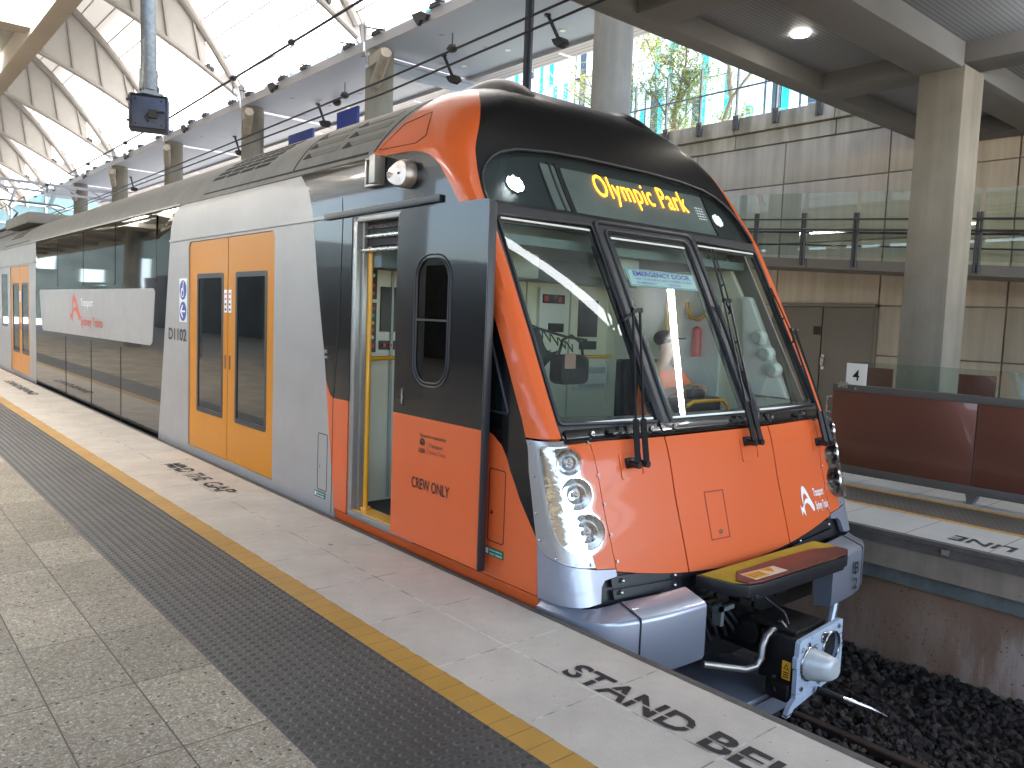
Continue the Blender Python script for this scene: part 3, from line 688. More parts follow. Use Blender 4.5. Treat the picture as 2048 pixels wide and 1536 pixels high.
# ---- far side and underframe ----------------------------------------------
def GF(y, z): return G(y, z, 1)
patch('far_side_panel', [(3.12, -.1), (46, -.1), (46, 2.64), (3.12+1.3, 2.64), (3.95, 2.2), (3.25, .9)], GF, MAT_SIL, T, cell=(1.2, .5))
patch('car_body_panel', [(21.2, -.12), (46, -.12), (46, 2.635), (21.2, 2.635)], GN, MAT_SIL, T, cell=(6, 1))
mb = MB(); mb.box((3.05, 3.35, -.95), (5.75, 46, -.12)); mb.box((3.2, 2.95, -.45), (5.6, 3.4, -.02)); obj('underframe', mb, MAT_GREASE, T)
# ---- orange pillars and shoulders -------------------------------------------
frontb = [(1.392, .905), (1.392, 1.45), (1.400, 1.89), (1.408, 2.10), (1.415, 2.25), (1.406, 2.34), (1.387, 2.445), (1.350, 2.582), (1.296, 2.69), (1.228, 2.806), (1.160, 2.912), (1.065, 3.03), (.99, 3.095), (.92, 3.15)]
sh = [(sx(d, z), z) for d, z in frontb] + [(sy(4.80, 3.19), 3.19), (sy(4.75, 3.05), 3.05), (sy(4.78, 2.95), 2.95), (sy(4.85, 2.83), 2.83), (sy(4.93, 2.74), 2.74)] + [(sy(y, z), z) for y, z in pil[::-1]]
shoulder = patch('orange_shoulder', sh, SN, MAT_OR, T, cell=(.05, .05), off=.002, thick=.03)
patch('orange_shoulder', sh, S, MAT_OR, T, cell=(.05, .05), off=.002, thick=.03)
hz = [(sy(4.93, 2.68), 2.68), (sy(4.45, 2.66), 2.66), (sy(4.36, 2.70), 2.70), (sy(4.50, 2.90), 2.90), (sy(4.78, 2.86), 2.86)]
mb = MB(); patch('', hz, SN, None, None, holes=[[(a+(.006 if i in (1, 2, 3) else -.006), c+(.005 if i in (0, 1, 2) else -.005)) for i, (a, c) in enumerate(hz)]], off=.0035, thick=.003, cell=(.1, .1), build=False, mb=mb)
obj('hatch_outline', mb, MAT_DARK, shoulder)
# ---- black cap ----------------------------------------------------------------
dl = [(1.402, 2.245), (1.400, 2.30), (1.388, 2.36), (1.362, 2.43), (1.305, 2.50), (1.23, 2.56), (1.14, 2.605), (1.0, 2.645), (.72, 2.675), (.35, 2.69)]
dest = [(sx(d, z), z) for d, z in dl] + [(-sx(d, z), z) for d, z in dl[::-1]]
capb = [(sx(d, z), z) for d, z in frontb[4:]] + [(sy(4.80, 3.19), 3.19), (sy(5.05, 3.25), 3.25), (sy(5.35, 3.30), 3.30), (sy(5.75, 3.335), 3.335)]
cap = [(.0, 3.335), (.0, 2.69)] + [(a, c) for a, c in dest[:10]][::-1] + capb
capL = cap; mb = MB()
patch('', capL, SN, None, None, cell=(.05, .04), thick=.03, build=False, mb=mb); patch('', capL, S, None, None, cell=(.05, .04), thick=.03, build=False, mb=mb)
mb.box((4.33, 5.56, 3.29), (4.47, 5.755, 3.3335))
nosecap = obj('nose_cap', mb, MAT_BKS, T)
# weld seam: glossy roll round the display
mb = MB(); pts = [Vector(S(s, z)) for s, z in dest[:]]
mb.tube([p+Vector((0, -.006, .002)) for p in pts], .009, 8); obj('display_gasket', mb, MAT_RUB, T)
def zroof(dx, y):
    lo, hi = 2.3, 3.335
    for _ in range(30):
        m = (lo+hi)/2
        if abs(dx) < wd(m) and F(dx, m)[1] <= y: lo = m
        else: hi = m
    return lo
for sg_ in (-1, 1):
    mb = MB(); cx_, cy_ = XC+sg_*.66, 4.66
    def hump(u, v, cx_=cx_, cy_=cy_):
        a = (u-.5)*2; c = (v-.5)*2; h = max(0, (1-a*a))**1.5*max(0, (1-c*c))**1.5
        x_, y_ = cx_+a*.22, cy_+c*.38; return (x_, y_, zroof(x_-XC, y_)-.02+.085*h**.8)
    mb.grid(hump, 18, 22); obj('roof_fairing', mb, MAT_BKS, T, 60)
# ---- destination display --------------------------------------------------------
disp = patch('destination_display', dest, S, MAT_TEAL, T, cell=(.08, .06), off=-.035, thick=.02)
def SB(a, c): p = F(a, c); return (p[0], p[1]+.03, p[2])
scr = patch('display_screen', rrect(-.60, 2.285, .98, 2.60, .01), F, MAT_SCREEN, disp, off=-.026, cell=(.1, .08), thick=.01)
mb = MB()
for a, c in ((-.655, -.635), (-.72, -.70), (.99, 1.01)): patch('', [(a, 2.27), (c, 2.27), (c, 2.62), (a, 2.62)], F, None, None, off=-.018, cell=(.2, .1), thick=.02, build=False, mb=mb)
patch('', rrect(-1.30, 2.245, 1.30, 2.275, 0), F, None, None, off=-.015, cell=(.1, .1), thick=.03, build=False, mb=mb)
obj('display_frame', mb, MAT_PLA, disp)
patch('display_strip', [(-.79, 2.285), (-.665, 2.285), (-.665, 2.60), (-.79, 2.60)], F, MAT_SCREEN, disp, off=-.02, cell=(.2, .1), thick=.01)
text('destination_lettering', 'Olympic Park', (-.31, 2.385, .73, 2.60), lambda a, c: F(a-.03*(c-2.4), c), MAT_AMB, disp, off=-.020, bold=-.004, sp=1.08)
for sg_ in (-1, 1):
    c0 = Vector(F(sg_*1.085, 2.415)); n_ = Vector((sg_*.05, -.84, .54)).normalized(); m_ = MB()
    m_.cyl(c0-n_*.05, c0-n_*.022, .066, 28); lamp = obj('marker_light', m_, MAT_CHROME, disp)
    m_ = MB(); u_ = n_.cross(Vector((0, 0, 1))).normalized(); w_ = u_.cross(n_)
    for i in range(-4, 5):
        for j in range(-4, 5):
            q = u_*(i+.5*(j % 2))*.0155 + w_*j*.0140
            if q.length < .058: m_.ball(c0-n_*.018+q, .0066, 8)
    obj('led_cluster', m_, MAT_LEDW if sg_ < 0 else MAT_LEDD, lamp)
    mm = MB()
    for i in range(-2, 3):
        for j in range(-2, 3): mm.ball(Vector(F(.84+i*.022, 2.43+j*.022)), .0035, 6)
    if sg_ > 0: obj('led_cluster', mm, MAT_LEDD, disp)
patch('display_glass', dest, S, MAT_DISPG, T, cell=(.08, .06), off=-.002, thick=0)
# ---- windscreen ------------------------------------------------------------------
def quad_r(c4, r): 
    out_ = []; n = len(c4)
    for i in range(n):
        p0, p, p1 = Vector(c4[i-1]), Vector(c4[i]), Vector(c4[(i+1) % n]); a = p+(p0-p).normalized()*r; c = p+(p1-p).normalized()*r
        for k in range(5):
            t = k/4; q = a*(1-t)**2+p*2*t*(1-t)+c*t*t; out_.append((q.x, q.y))
    return out_
LPg = quad_r([(-1.372, 2.165), (-.555, 2.185), (-.555, .950), (-1.372, .975)], .025)
RPg = [(-a, c) for a, c in LPg][::-1]
DOg = quad_r([(-.505, 2.20), (.505, 2.20), (.505, .915), (-.505, .915)], .05)
CPg = quad_r([(-.43, 2.15), (.43, 2.15), (.415, .945), (-.415, .945)], .03)
fr_out = [(sx(d, z), z) for d, z in ((1.392, .905), (1.392, 1.45), (1.400, 1.89), (1.408, 2.10), (1.415, 2.24))]
fr = [(-a, c) for a, c in fr_out] + fr_out[::-1]
# the black band under the glass bulges out, so clip the frame at .93
frame = patch('windscreen_frame', fr, S, MAT_RUB, T, holes=[LPg, RPg, DOg], cell=(.12, .08), off=0, thick=.05)
patch('emergency_door', DOg, S, MAT_RUB, frame, holes=[CPg], cell=(.1, .08), off=.003, thick=.04)
def along(pts, r, nm, par, off=.006, closed=True, mat=MAT_RUB, n=10):
    m_ = MB(); P = [Vector(F(a, c))+Vector((0, -off*.88, off*.46)) for a, c in pts]
    if closed: P.append(P[0]); P.append(P[1])
    m_.tube(P, r, n); return obj(nm, m_, mat, par)
along(quad_r([(-.525, 2.215), (.525, 2.215), (.53, .91), (-.53, .91)], .06), .017, 'door_seal', frame)
along(quad_r([(-.448, 2.165), (.448, 2.165), (.433, .93), (-.433, .93)], .05), .011, 'door_seal', frame)
along(LPg, .009, 'pane_seal', frame); along(RPg, .009, 'pane_seal', frame)
for g_, nm in ((LPg, 'left'), (RPg, 'right'), (CPg, 'mid')):
    cx_ = sum(a for a, c in g_)/len(g_); cz_ = sum(c for a, c in g_)/len(g_)
    pn = patch('windscreen_pane', g_, S, MAT_WS, T, cell=(.12, .10), off=-.006, thick=0)
    k1, k2 = (.93, .93) if nm != 'mid' else (.88, .92)
    inner = [(cx_+(a-cx_)*k1, cz_+(c-cz_)*k2) for a, c in g_]
    patch('pane_border', g_, S, MAT_PLA, pn, holes=[inner], cell=(.12, .10), off=-.009, thick=.004)
    x0_, x1_ = min(a for a, c in g_), max(a for a, c in g_); zt, zb = max(c for a, c in g_), min(c for a, c in g_)
    m_ = MB()
    for z_ in (zt-.035, zb+.022): patch('pane_trim', rrect(x0_+.03, z_-.006, x1_-.03, z_+.006, .004), S, MAT_WHITE, pn, off=.003, cell=(.1, .1), thick=.004)
st = patch('emergency_door_label', rrect(-.36, 1.80, .375, 1.915, .008), F, M('pale teal label', (.22, .40, .38), .45), T, off=-.002, cell=(.3, .2), thick=.002)
text('lettering', 'EMERGENCY DOOR', (-.30, 1.868, .32, 1.902), F, MAT_BLUE, st, off=.001, bold=.02)
text('lettering', 'ONLY TO BE USED IN CASE IT IS NEEDED TO OPEN', (-.29, 1.843, .32, 1.856), F, MAT_BLUE, st, off=.001, bold=.01)
text('lettering', 'AN EMERGENCY                THE DOOR', (-.29, 1.817, .18, 1.830), F, MAT_BLUE, st, off=.001, bold=.01)
along(rrect(-.35, 1.806, .365, 1.909, .004), .0012, 'label_border', st, off=.001, mat=MAT_BLUE, n=5)
# black band under the windscreen with bolts
bd = [(1.392, .925), (1.392, .885), (.6, .882), (0, .882)]; bd = [(sx(a, c), c) for a, c in bd]
bandp = [(-a, c) for a, c in bd] + bd[::-1]
mb = MB(); patch('', bandp, lambda s, z: (lambda p: (p[0], p[1]-.012, p[2]))(S(s, z)), None, None, cell=(.1, .04), thick=.04, build=False, mb=mb)
for a0_, a1_ in ((-1.37, -.60), (-.56, .56), (.60, 1.37)): patch('', rrect(a0_, .893, a1_, .948, .012), lambda a, c: (lambda p: (p[0], p[1]-.02, p[2]))(F(a, c)), None, None, cell=(.15, .06), thick=.03, build=False, mb=mb)
band = obj('windscreen_ledge', mb, MAT_BK, T)
mb = MB()
for a_ in (-1.17, -.66, -.44, .66, 1.1): p = Vector(F(a_, .92))+Vector((0, -.022, 0)); mb.cyl(p+Vector((0, .01, 0)), p-Vector((0, .012, -.003)), .014, 14); mb.ball(p-Vector((0, .012, 0)), .008, 8)
obj('ledge_bolts', mb, MAT_STEEL, band)
mb = MB()
for a_ in (-1.02, .18, .98):
    p = Vector(F(a_, .925))+Vector((0, -.03, 0)); mb.box(p-Vector((.03, .01, .008)), p+Vector((.03, .02, .008)))
    mb.tube([p, p+Vector((.08, -.03, -.0)), p+Vector((.15, -.035, -.035)), p+Vector((.20, -.05, -.05))], .004, 6)
obj('washer_hose', mb, MAT_PLA, band)
# ---- wipers ------------------------------------------------------------------------
def wiper(pv, top, bl0, bl1):
    w_ = MB(); P = lambda a, c, o: Vector(F(a, c))+Vector((0, -.88*o, .46*o))
    b0 = P(pv[0], pv[1], .0)
    w_.box(b0+Vector((-.055, -.02, -.03)), b0+Vector((.065, .03, .03))); root = obj('wiper', w_, MAT_PLA, T, bevel=.012)
    for d_ in (-.03, .045):
        a_ = MB(); q0 = P(pv[0]+d_, pv[1]-.0, .05); q0.z = b0.z
        a_.cyl(q0+Vector((0, .05, 0)), q0+Vector((0, -.045, 0)), .02, 14)
        kk = P(pv[0]+d_*.9+(top[0]-pv[0])*.22, pv[1]+(top[1]-pv[1])*.24, .085)
        a_.bar(q0+Vector((0, -.03, 0)), kk, .032, .02); tt = P(top[0]+d_*.9, top[1], .075); a_.tube([kk, tt], .0085, 8)
        a_.ball(tt, .014, 8); obj('wiper_arm', a_, MAT_PLA, root)
    a_ = MB(); t0 = P(top[0]-.04, top[1]+.005, .08); t1 = P(top[0]+.055, top[1]+.005, .08); a_.bar(t0, t1, .022, .03); mid = P((bl0[0]+bl1[0])/2, (bl0[1]+bl1[1])/2, .05); a_.bar(P(top[0], top[1], .075), mid, .018, .018)
    obj('wiper_yoke', a_, MAT_PLA, root); a_ = MB(); a_.ball(P(top[0]-.03, top[1]+.004, .094), .009, 8); a_.ball(P(top[0]+.042, top[1]+.004, .094), .009, 8); obj('yoke_pins', a_, MAT_STEEL, root)
    a_ = MB(); n = 14; cr_ = []
    for k in range(n+1):
        t = k/n; a = bl0[0]+(bl1[0]-bl0[0])*t; c = bl0[1]+(bl1[1]-bl0[1])*t; cr_.append((P(a, c, .012), P(a, c, .03+.022*math.sin(math.pi*min(1, max(0, t))))))
    a_.tube([p for p, q in cr_], .009, 6); a_.tube([q for p, q in cr_], .006, 6)
    for k in (1, 4, 7, 10, 13): a_.bar(cr_[k][0], cr_[k][1], .008, .012)
    obj('wiper_blade', a_, MAT_PLA, root)
wiper((-.91, .745), (-.50, 1.592), (-.635, 2.03), (-.60, 1.06))
wiper((.281, .785), (.555, 1.70), (.72, 2.12), (.50, 1.15))
wiper((1.206, .715), (1.335, 1.50), (1.345, 1.86), (1.33, 1.0))
# ---- orange nose panels ------------------------------------------------------------
def nosep(pts, nm='nose_panel', **k): return patch(nm, pts, F, MAT_OR, T, cell=(.08, .08), thick=.035, off=.0, **k)
def bot(d): return .055+.155*(abs(d)/1.25)**2
zt = .868
pc = [(-.563, zt), (.563, zt)] + [(d, bot(d)) for d in (.556, .42, .28, .14, 0, -.14, -.28, -.42, -.556)]
pcn = nosep(pc)
pl = [(-1.205, zt+.012), (-.576, zt)] + [(d, bot(d)-.0) for d in (-.568, -.7, -.85, -1.0, -1.165)]
nosep(pl); pr = [(-a, c) for a, c in pl][::-1]; prn = nosep(pr)
mb = MB(); q = [(-.285, .515), (-.085, .51), (-.10, .22), (-.295, .225)]
q2 = [(-.278, .508), (-.092, .503), (-.107, .227), (-.288, .232)]
patch('', q, F, None, None, holes=[q2], off=.002, thick=.003, cell=(1, 1), build=False, mb=mb); mb2 = MB(); p = Vector(F(-.19, .265)); mb2.cyl(p+Vector((0, .01, 0)), p+Vector((0, -.008, .002)), .013, 14)
ht = obj('access_flap', mb, M('orange groove', (.22, .035, .012), .6), pcn); obj('flap_lock', mb2, MAT_STEEL, ht)
OPlogo(.775, .245, .20, .185, F, MAT_TXTW, prn, .003)
text('lettering', 'Transport', (.985, .325, 1.13, .40), F, MAT_TXTW, prn, off=.003, bold=.02)
text('lettering', 'Sydney Trains', (.99, .235, 1.165, .31), F, MAT_TXTW, prn, off=.003, bold=.02)
mb = MB()
for d in (-.91, .281, 1.206):
    zc = .79
    mb2 = MB(); q = rrect(d-.10, .655, d+.10, .80, .02); patch('', q, F, None, None, holes=[rrect(d-.085, .672, d+.085, .80, .015)], off=.006, thick=.01, cell=(1, 1), build=False, mb=mb)
obj('wiper_recess', mb, MAT_OR, T)
# ---- headlights ----------------------------------------------------------------------
def sy_(y, z): return (sy(y, z), z)
def sx_(d, z): return (sx(d, z), z)
bez = [sy_(3.232, .888), sx_(1.43, .892), sx_(1.378, .892), sx_(1.37, .80), sx_(1.36, .60), sx_(1.345, .40), sx_(1.322, .232), sx_(1.40, .243), sx_(1.443, .250), sx_(1.485, .258), sx_(1.504, .269), sy_(3.03, .283), sy_(3.076, .305), sy_(3.115, .353), sy_(3.16, .55), sy_(3.20, .72)]
strip = [sx_(1.374, .892), sx_(1.212, .890), sx_(1.172, .205), sx_(1.318, .224), sx_(1.341, .40), sx_(1.356, .60), sx_(1.366, .80)]
lens = smoothloop([sy_(3.13, .845), sx_(1.45, .862), sx_(1.376, .856), sx_(1.320, .80), sx_(1.335, .715), sx_(1.272, .66), sx_(1.258, .59), sx_(1.285, .525), sx_(1.232, .47), sx_(1.222, .40), sx_(1.258, .330), sx_(1.33, .300), sx_(1.400, .296), sx_(1.462, .325), sy_(2.985, .40), sy_(3.06, .60)], True, 4)
corner = [sy_(3.112, .350), sy_(3.073, .302), sy_(3.03, .279), sx_(1.504, .265), sx_(1.485, .254), sx_(1.443, .246), sx_(1.40, .239), sx_(1.318, .220), sx_(1.172, .200), sx_(1.172, .165), sx_(1.27, .158), sx_(1.30, .13), sx_(1.322, .052), sy_(3.088, .037)]
mb_b = M('bezel silver', (.46, .44, .42), .36, .7, coat=.4)
for mpS in (SN, S):
    hl = thing  # placeholder to keep naming clear
    bz = patch('headlight_bezel', bez, mpS, mb_b, T, cell=(.05, .08), off=.002, thick=.03)
    patch('headlight_side_strip', strip, mpS, MAT_OR, T, cell=(.05, .08), off=.001, thick=.03)
    patch('corner_panel', corner, mpS, MAT_SILP, T, cell=(.05, .05), off=.001, thick=.03)
    patch('headlight_housing', lens, mpS, MAT_CHROME, bz, cell=(.03, .03), off=.006, thick=.006)
    m_ = MB(); sg_ = -1 if mpS is SN else 1; nrm = Vector((sg_*.62, -.78, .10)).normalized(); u_ = nrm.cross(Vector((0, 0, 1))).normalized(); w_ = u_.cross(nrm)
    rings = MB(); bulbs = MB()
    for (s0, z0_, R) in ((sx(1.405, .785), .785, .070), (sx(1.385, .62), .62, .088), (sx(1.345, .42), .42, .098)):
        c0 = Vector(mpS(s0, z0_))+nrm*.016
        def bowl(a, t, c0=c0, R=R):
            A = 2*math.pi*a; rr0 = R*(.18+.82*t); dep = .045*(1-t*t)
            return c0+(u_*math.cos(A)+w_*math.sin(A))*rr0+nrm*(.012-dep*.2+.0)
        k_ = 36
        for t0, t1, d0, d1 in ((1.0, .93, .0, .014), (.93, .62, .014, .004), (.62, .56, .004, .018), (.56, .25, .018, -.004), (.25, .0, -.004, .02)):
            vs_ = []
            for t, d in ((t0, d0), (t1, d1)):
                vs_ += [c0+(u_*math.cos(2*math.pi*i/k_)+w_*math.sin(2*math.pi*i/k_))*R*t+nrm*d for i in range(k_)]
            rings.add(vs_, [(i, (i+1) % k_, (i+1) % k_+k_, i+k_) for i in range(k_)])
        bulbs.ball(c0+nrm*.016, R*.16, 12)
    obj('reflector', rings, MAT_STEEL, bz, 20); obj('bulb', bulbs, M('bulb', (.5, .35, .28), .2, .5), bz)
    patch('lens_cover', lens, mpS, MAT_LENS, bz, cell=(.03, .03), off=.030, thick=0)
    def rim(s, z, o): a = Vector(mpS(s, z)); e = Vector(mpS(s+.004, z)); f = Vector(mpS(s, z+.004)); n = (e-a).cross(f-a).normalized(); n = n if n.y < .2 and n.dot(Vector((sg_, -1, 0))) > 0 else -n; return a+n*o
    m_ = MB(); vs_ = [rim(s, z, .010) for s, z in lens]+[rim(s, z, .030) for s, z in lens]; n_ = len(lens); m_.add(vs_, [(i, (i+1) % n_, (i+1) % n_+n_, i+n_) for i in range(n_)]); obj('lens_edge', m_, MAT_LENS, bz, 60)
    for s_, z_ in [sy_(3.20, .873), sx_(1.47, .873), sx_(1.225, .873), sy_(3.155, .70), sy_(3.12, .50), sy_(3.085, .36), sx_(1.505, .285), sx_(1.44, .263), sx_(1.352, .252), sx_(1.20, .70), sx_(1.18, .54), sx_(1.17, .38), sx_(1.155, .24)]:
        p = rim(s_, z_, .003); n_ = rim(s_, z_, .012)-p; m_ = MB(); m_.cyl(p, p+n_.normalized()*.006, .009, 12); m_.ball(p+n_.normalized()*.005, .007, 8); obj('bezel_screw', m_, MAT_STEEL, bz)
# ---- black grille gap -------------------------------------------------------------------
def FB(o): return lambda a, c: (lambda p: (p[0], p[1]+o, p[2]))(F(a, c))
gp_ = MB(); patch('', [(-1.33, .20), (1.33, .20), (1.33, -.10), (-1.33, -.10)], FB(.05), None, None, cell=(.12, .1), thick=.03, build=False, mb=gp_)
for s_ in (-1, 1):
    for z0_, z1_ in ((.095, .148), (.03, .08)):
        q = [(s_*1.20, z0_+.012), (s_*.62, z0_-.025), (s_*.62, z1_-.025), (s_*1.20, z1_+.012)]; q = q if s_ > 0 else q[::-1]
        patch('', q, FB(.02), None, None, cell=(.1, .1), thick=.03, build=False, mb=gp_)
gr = obj('nose_grille', gp_, MAT_PLA, T); mb = MB()
for d, z_ in ((-1.127, .133), (-.691, .09), (-1.151, .075), (-.704, .037), (1.127, .133), (.70, .08)):
    p = Vector(FB(.0)(d, z_)); mb.cyl(p+Vector((0, .02, 0)), p, .011, 14); mb.ball(p, .008, 8)
obj('grille_bolts', mb, MAT_STEEL, gr)
# ---- bumpers -----------------------------------------------------------------------------
fp = [(.715, 2.553), (.80, 2.554), (.95, 2.561), (1.10, 2.578), (1.22, 2.600), (1.33, 2.635), (1.42, 2.69), (1.475, 2.765), (1.505, 2.86), (1.518, 2.96), (1.522, 3.05), (1.522, 3.085)]
def bumper(sg_, i0, i1, nm, par):
    rows = [(.165, .048), (.150, .050), (.018, .008), (.004, -.006), (0, -.022), (0, -.30), (.012, -.325), (.12, -.345)]
    P = []
    for i in range(i0, i1+1):
        d, y = fp[i]; a = fp[max(0, i-1)]; c = fp[min(len(fp)-1, i+1)]; tx, ty = c[0]-a[0], c[1]-a[1]; L = math.hypot(tx, ty); nx, ny = -ty/L, tx/L   # inward
        sk = min(1, max(0, (d-1.2)/.32)); P.append([(XC+sg_*(d+nx*o*(1-.72*sk)), y+ny*o*(1-.35*sk)+0, z-(.018*sk if z > 0 else 0)) for o, z in rows])
    m_ = MB(); R = len(rows); vs_ = [p for r in P for p in r]; n = len(P)
    m_.add(vs_, [(i*R+j, (i+1)*R+j, (i+1)*R+j+1, i*R+j+1) for i in range(n-1) for j in range(R-1)] + [tuple(range(R))[::-1], tuple((n-1)*R+j for j in range(R))])
    return obj(nm, m_, MAT_SILP, par, 40)
for sg_ in (-1, 1):
    bm_ = bumper(sg_, 0, 4, 'bumper', T); bumper(sg_, 4, 11, 'bumper_corner', bm_).location.y += .004
    m_ = MB(); d, y = fp[4]; m_.box((XC+sg_*(d)-.004, y-.001, -.31), (XC+sg_*d+.004, y+.02, .0)); m_.bar((XC+sg_*d, y+.002, .006), (XC+sg_*(d), y+.15, .05), .008, .004); obj('bumper_joint', m_, MAT_DARK, bm_)
    if sg_ > 0:
        bx = lambda a, c: (XC+a, 2.553+.13*max(0, a-.715)**1.6, c)
        text('lettering', 'B', (1.02, -.155, 1.10, -.068), bx, MAT_TXT, bm_, off=.02, bold=.02, out=(0, -1, 0))
        text('lettering', '2', (1.02, -.265, 1.09, -.185), bx, MAT_TXT, bm_, off=.02, bold=.01, out=(0, -1, 0))
for s_ in (1,):
    m_ = MB(); m_.tube([(6.0, 2.98, .20), (6.03, 2.96, .05), (6.03, 2.97, -.02)], .018, 10); m_.tube([(6.0, 3.0, -.30), (6.03, 2.98, -.45), (6.0, 2.97, -.62), (5.9, 2.95, -.80)], .035, 10); obj('corner_handrail', m_, MAT_SILP, T)
# ---- coupler tray --------------------------------------------------------------------------
trp = [(3.80, 2.72), (3.845, 2.50), (3.90, 2.43), (4.0, 2.405), (4.85, 2.39), (5.0, 2.405), (5.13, 2.47), (5.15, 2.60), (5.12, 2.72)]
pf = lambda a, c, d: (a, c, d)
mb = MB(); mb.prism(trp, pf, .022, .095); mb.box((4.0, 2.47, -.03), (4.95, 2.75, .022)); mb.bar((3.95, 2.42, .02), (4.95, 2.41, .02), .02, .03)
tray = obj('coupler_cover_tray', mb, MAT_PLA, T, bevel=.004)
mb = MB(); mb.prism([(3.825, 2.70), (3.865, 2.51), (3.915, 2.45), (4.0, 2.428), (4.85, 2.412), (4.99, 2.425), (5.10, 2.48), (5.12, 2.60), (5.10, 2.70)], pf, .095, .101); obj('yellow_plate', mb, MAT_YPL, tray)
mb = MB(); mb.prism([(3.885, 2.50), (4.02, 2.595), (4.45, 2.603), (4.88, 2.585), (5.06, 2.52), (5.08, 2.47), (4.985, 2.402), (4.0, 2.405), (3.90, 2.43)], pf, .101, .113); cv = obj('brown_cover', mb, MAT_MAR, tray, bevel=.003)
mb = MB(); mb.prism([(3.985, 2.545), (4.30, 2.525), (4.30, 2.425), (3.978, 2.437)], pf, .1135, .1150); lb_ = obj('warning_label', mb, M('cream label', (.70, .58, .42), .5), cv)
fl = lambda a, c: (a, c, .1152)
patch('label_panel', [(3.99, 2.532), (4.13, 2.522), (4.13, 2.44), (3.985, 2.447)], fl, M('label orange', (.72, .36, .03), .5), lb_, thick=0, cell=(1, 1), out=(0, 0, 1), off=.0003)
patch('warning_triangle', [(4.15, 2.53), (4.26, 2.52), (4.20, 2.45)], fl, M('label amber', (.70, .30, .02), .5), lb_, thick=0, cell=(1, 1), out=(0, 0, 1), off=.0003)
text('lettering', 'DO NOT STEP', (4.12, 2.505, 4.0, 2.49), fl, MAT_TXT, lb_, off=.0008, out=(0, 0, 1)); text('lettering', 'ON COVER', (4.12, 2.48, 4.0, 2.465), fl, MAT_TXT, lb_, off=.0008, out=(0, 0, 1))
text('lettering', '!', (4.207, 2.475, 4.2, 2.51), fl, MAT_TXT, lb_, off=.0008, out=(0, 0, 1))
# ---- coupler ---------------------------------------------------------------------------------
mb = MB(); mb.box((4.17, 2.26, -.52), (4.62, 2.50, -.235)); mb.box((4.12, 2.28, -.60), (4.24, 2.42, -.50)); mb.cyl((4.4, 2.5, -.36), (4.4, 3.3, -.36), .13, 18); mb.box((4.22, 2.3, -.235), (4.55, 2.62, -.205))
mb.cyl((4.2, 2.60, -.30), (4.6, 2.60, -.30), .07, 14)
coup = obj('coupler', mb, MAT_GREASE, T, bevel=.008)
pfy = lambda a, c, d: (a, d, c)
fpoly = [(4.160, -.245), (4.18, -.232), (4.63, -.200), (4.655, -.205), (4.657, -.33), (4.668, -.34), (4.668, -.50), (4.655, -.515), (4.60, -.53), (4.585, -.552), (4.14, -.625), (4.10, -.66), (4.06, -.655), (4.10, -.60), (4.15, -.57), (4.15, -.40), (4.14, -.39), (4.14, -.33), (4.155, -.32)]
hole = circ(4.525, -.352, .098, 28)
mb = MB(); patch('', fpoly, lambda a, c: (a, 2.24, c), None, None, holes=[hole], cell=(.2, .2), thick=.028, out=(0, -1, 0), build=False, mb=mb); face = obj('coupler_faceplate', mb, MAT_FACE, coup)
mb = MB()
for i in range(28):
    pass
mb.tube([(4.525+.099*math.cos(2*math.pi*i/28), 2.236, -.352+.099*math.sin(2*math.pi*i/28)) for i in range(29)], .007, 8); mb.tube([(4.283+.098*math.cos(2*math.pi*i/28), 2.236, -.390+.098*math.sin(2*math.pi*i/28)) for i in range(29)], .007, 8)
for a, c in ((4.20, -.29), (4.60, -.235), (4.20, -.52), (4.62, -.47), (4.26, -.27), (4.4, -.53)): mb.cyl((a, 2.245, c), (a, 2.232, c), .014, 12)
mb.tube([(4.435+.03*math.cos(2*math.pi*i/16), 2.234, -.268+.03*math.sin(2*math.pi*i/16)) for i in range(17)], .006, 6)
obj('faceplate_rings', mb, MAT_STEEL, face)
mb = MB(); mb.cyl((4.435, 2.239, -.268), (4.435, 2.234, -.268), .024, 16); mb.cyl((4.525, 2.33, -.352), (4.525, 2.262, -.352), .094, 24); obj('coupler_socket', mb, MAT_DARK, face)
mb = MB()
def cone(u, v):
    t = u; A = 2*math.pi*v; k = t**1.25; cx_ = 4.283+.055*t; cz_ = -.390-.006*t; R = .094*(1-.50*k)
    sq = 1+.18*t*abs(math.sin(2*A)); return (cx_+R*sq*math.cos(A), 2.24-.135*math.sin(t*math.pi/2), cz_+R*sq*math.sin(A)*(1-.05*t))
mb.grid(cone, 12, 28); mb.add([cone(1, k/28) for k in range(28)], [tuple(range(28))]); obj('coupler_cone', mb, MAT_CONE, face, 40)
mb = MB(); mb.tube([(4.36, 2.22, -.56), (4.37, 2.16, -.565), (4.40, 2.08, -.575)], .022, 10, rs=[.02, .024, .016]); obj('lever_knuckle', mb, MAT_GREASE, coup)
mb = MB(); mb.tube([(4.38, 2.13, -.568), (4.43, 2.05, -.585), (4.52, 1.98, -.625), (4.64, 1.93, -.69)], .014, 10, rs=[.012, .015, .013, .006]); obj('uncoupling_lever', mb, MAT_STEEL, coup)
mb = MB(); mb.tube([(4.29, 2.44, -.245), (4.20, 2.44, -.235), (4.135, 2.44, -.255), (4.10, 2.44, -.31), (4.095, 2.44, -.38), (4.06, 2.45, -.425), (3.98, 2.47, -.43), (3.85, 2.52, -.40), (3.72, 2.58, -.37)], .020, 12); obj('air_hose', mb, MAT_HOSE, coup)
mb = MB(); mb.tube([(4.30, 2.35, -.44), (4.22, 2.38, -.47), (4.16, 2.40, -.50), (4.12, 2.36, -.55), (4.16, 2.32, -.58)], .014, 8); mb.tube([(4.25, 2.62, -.02), (4.3, 2.55, -.10), (4.33, 2.45, -.16), (4.29, 2.38, -.23)], .010, 8)
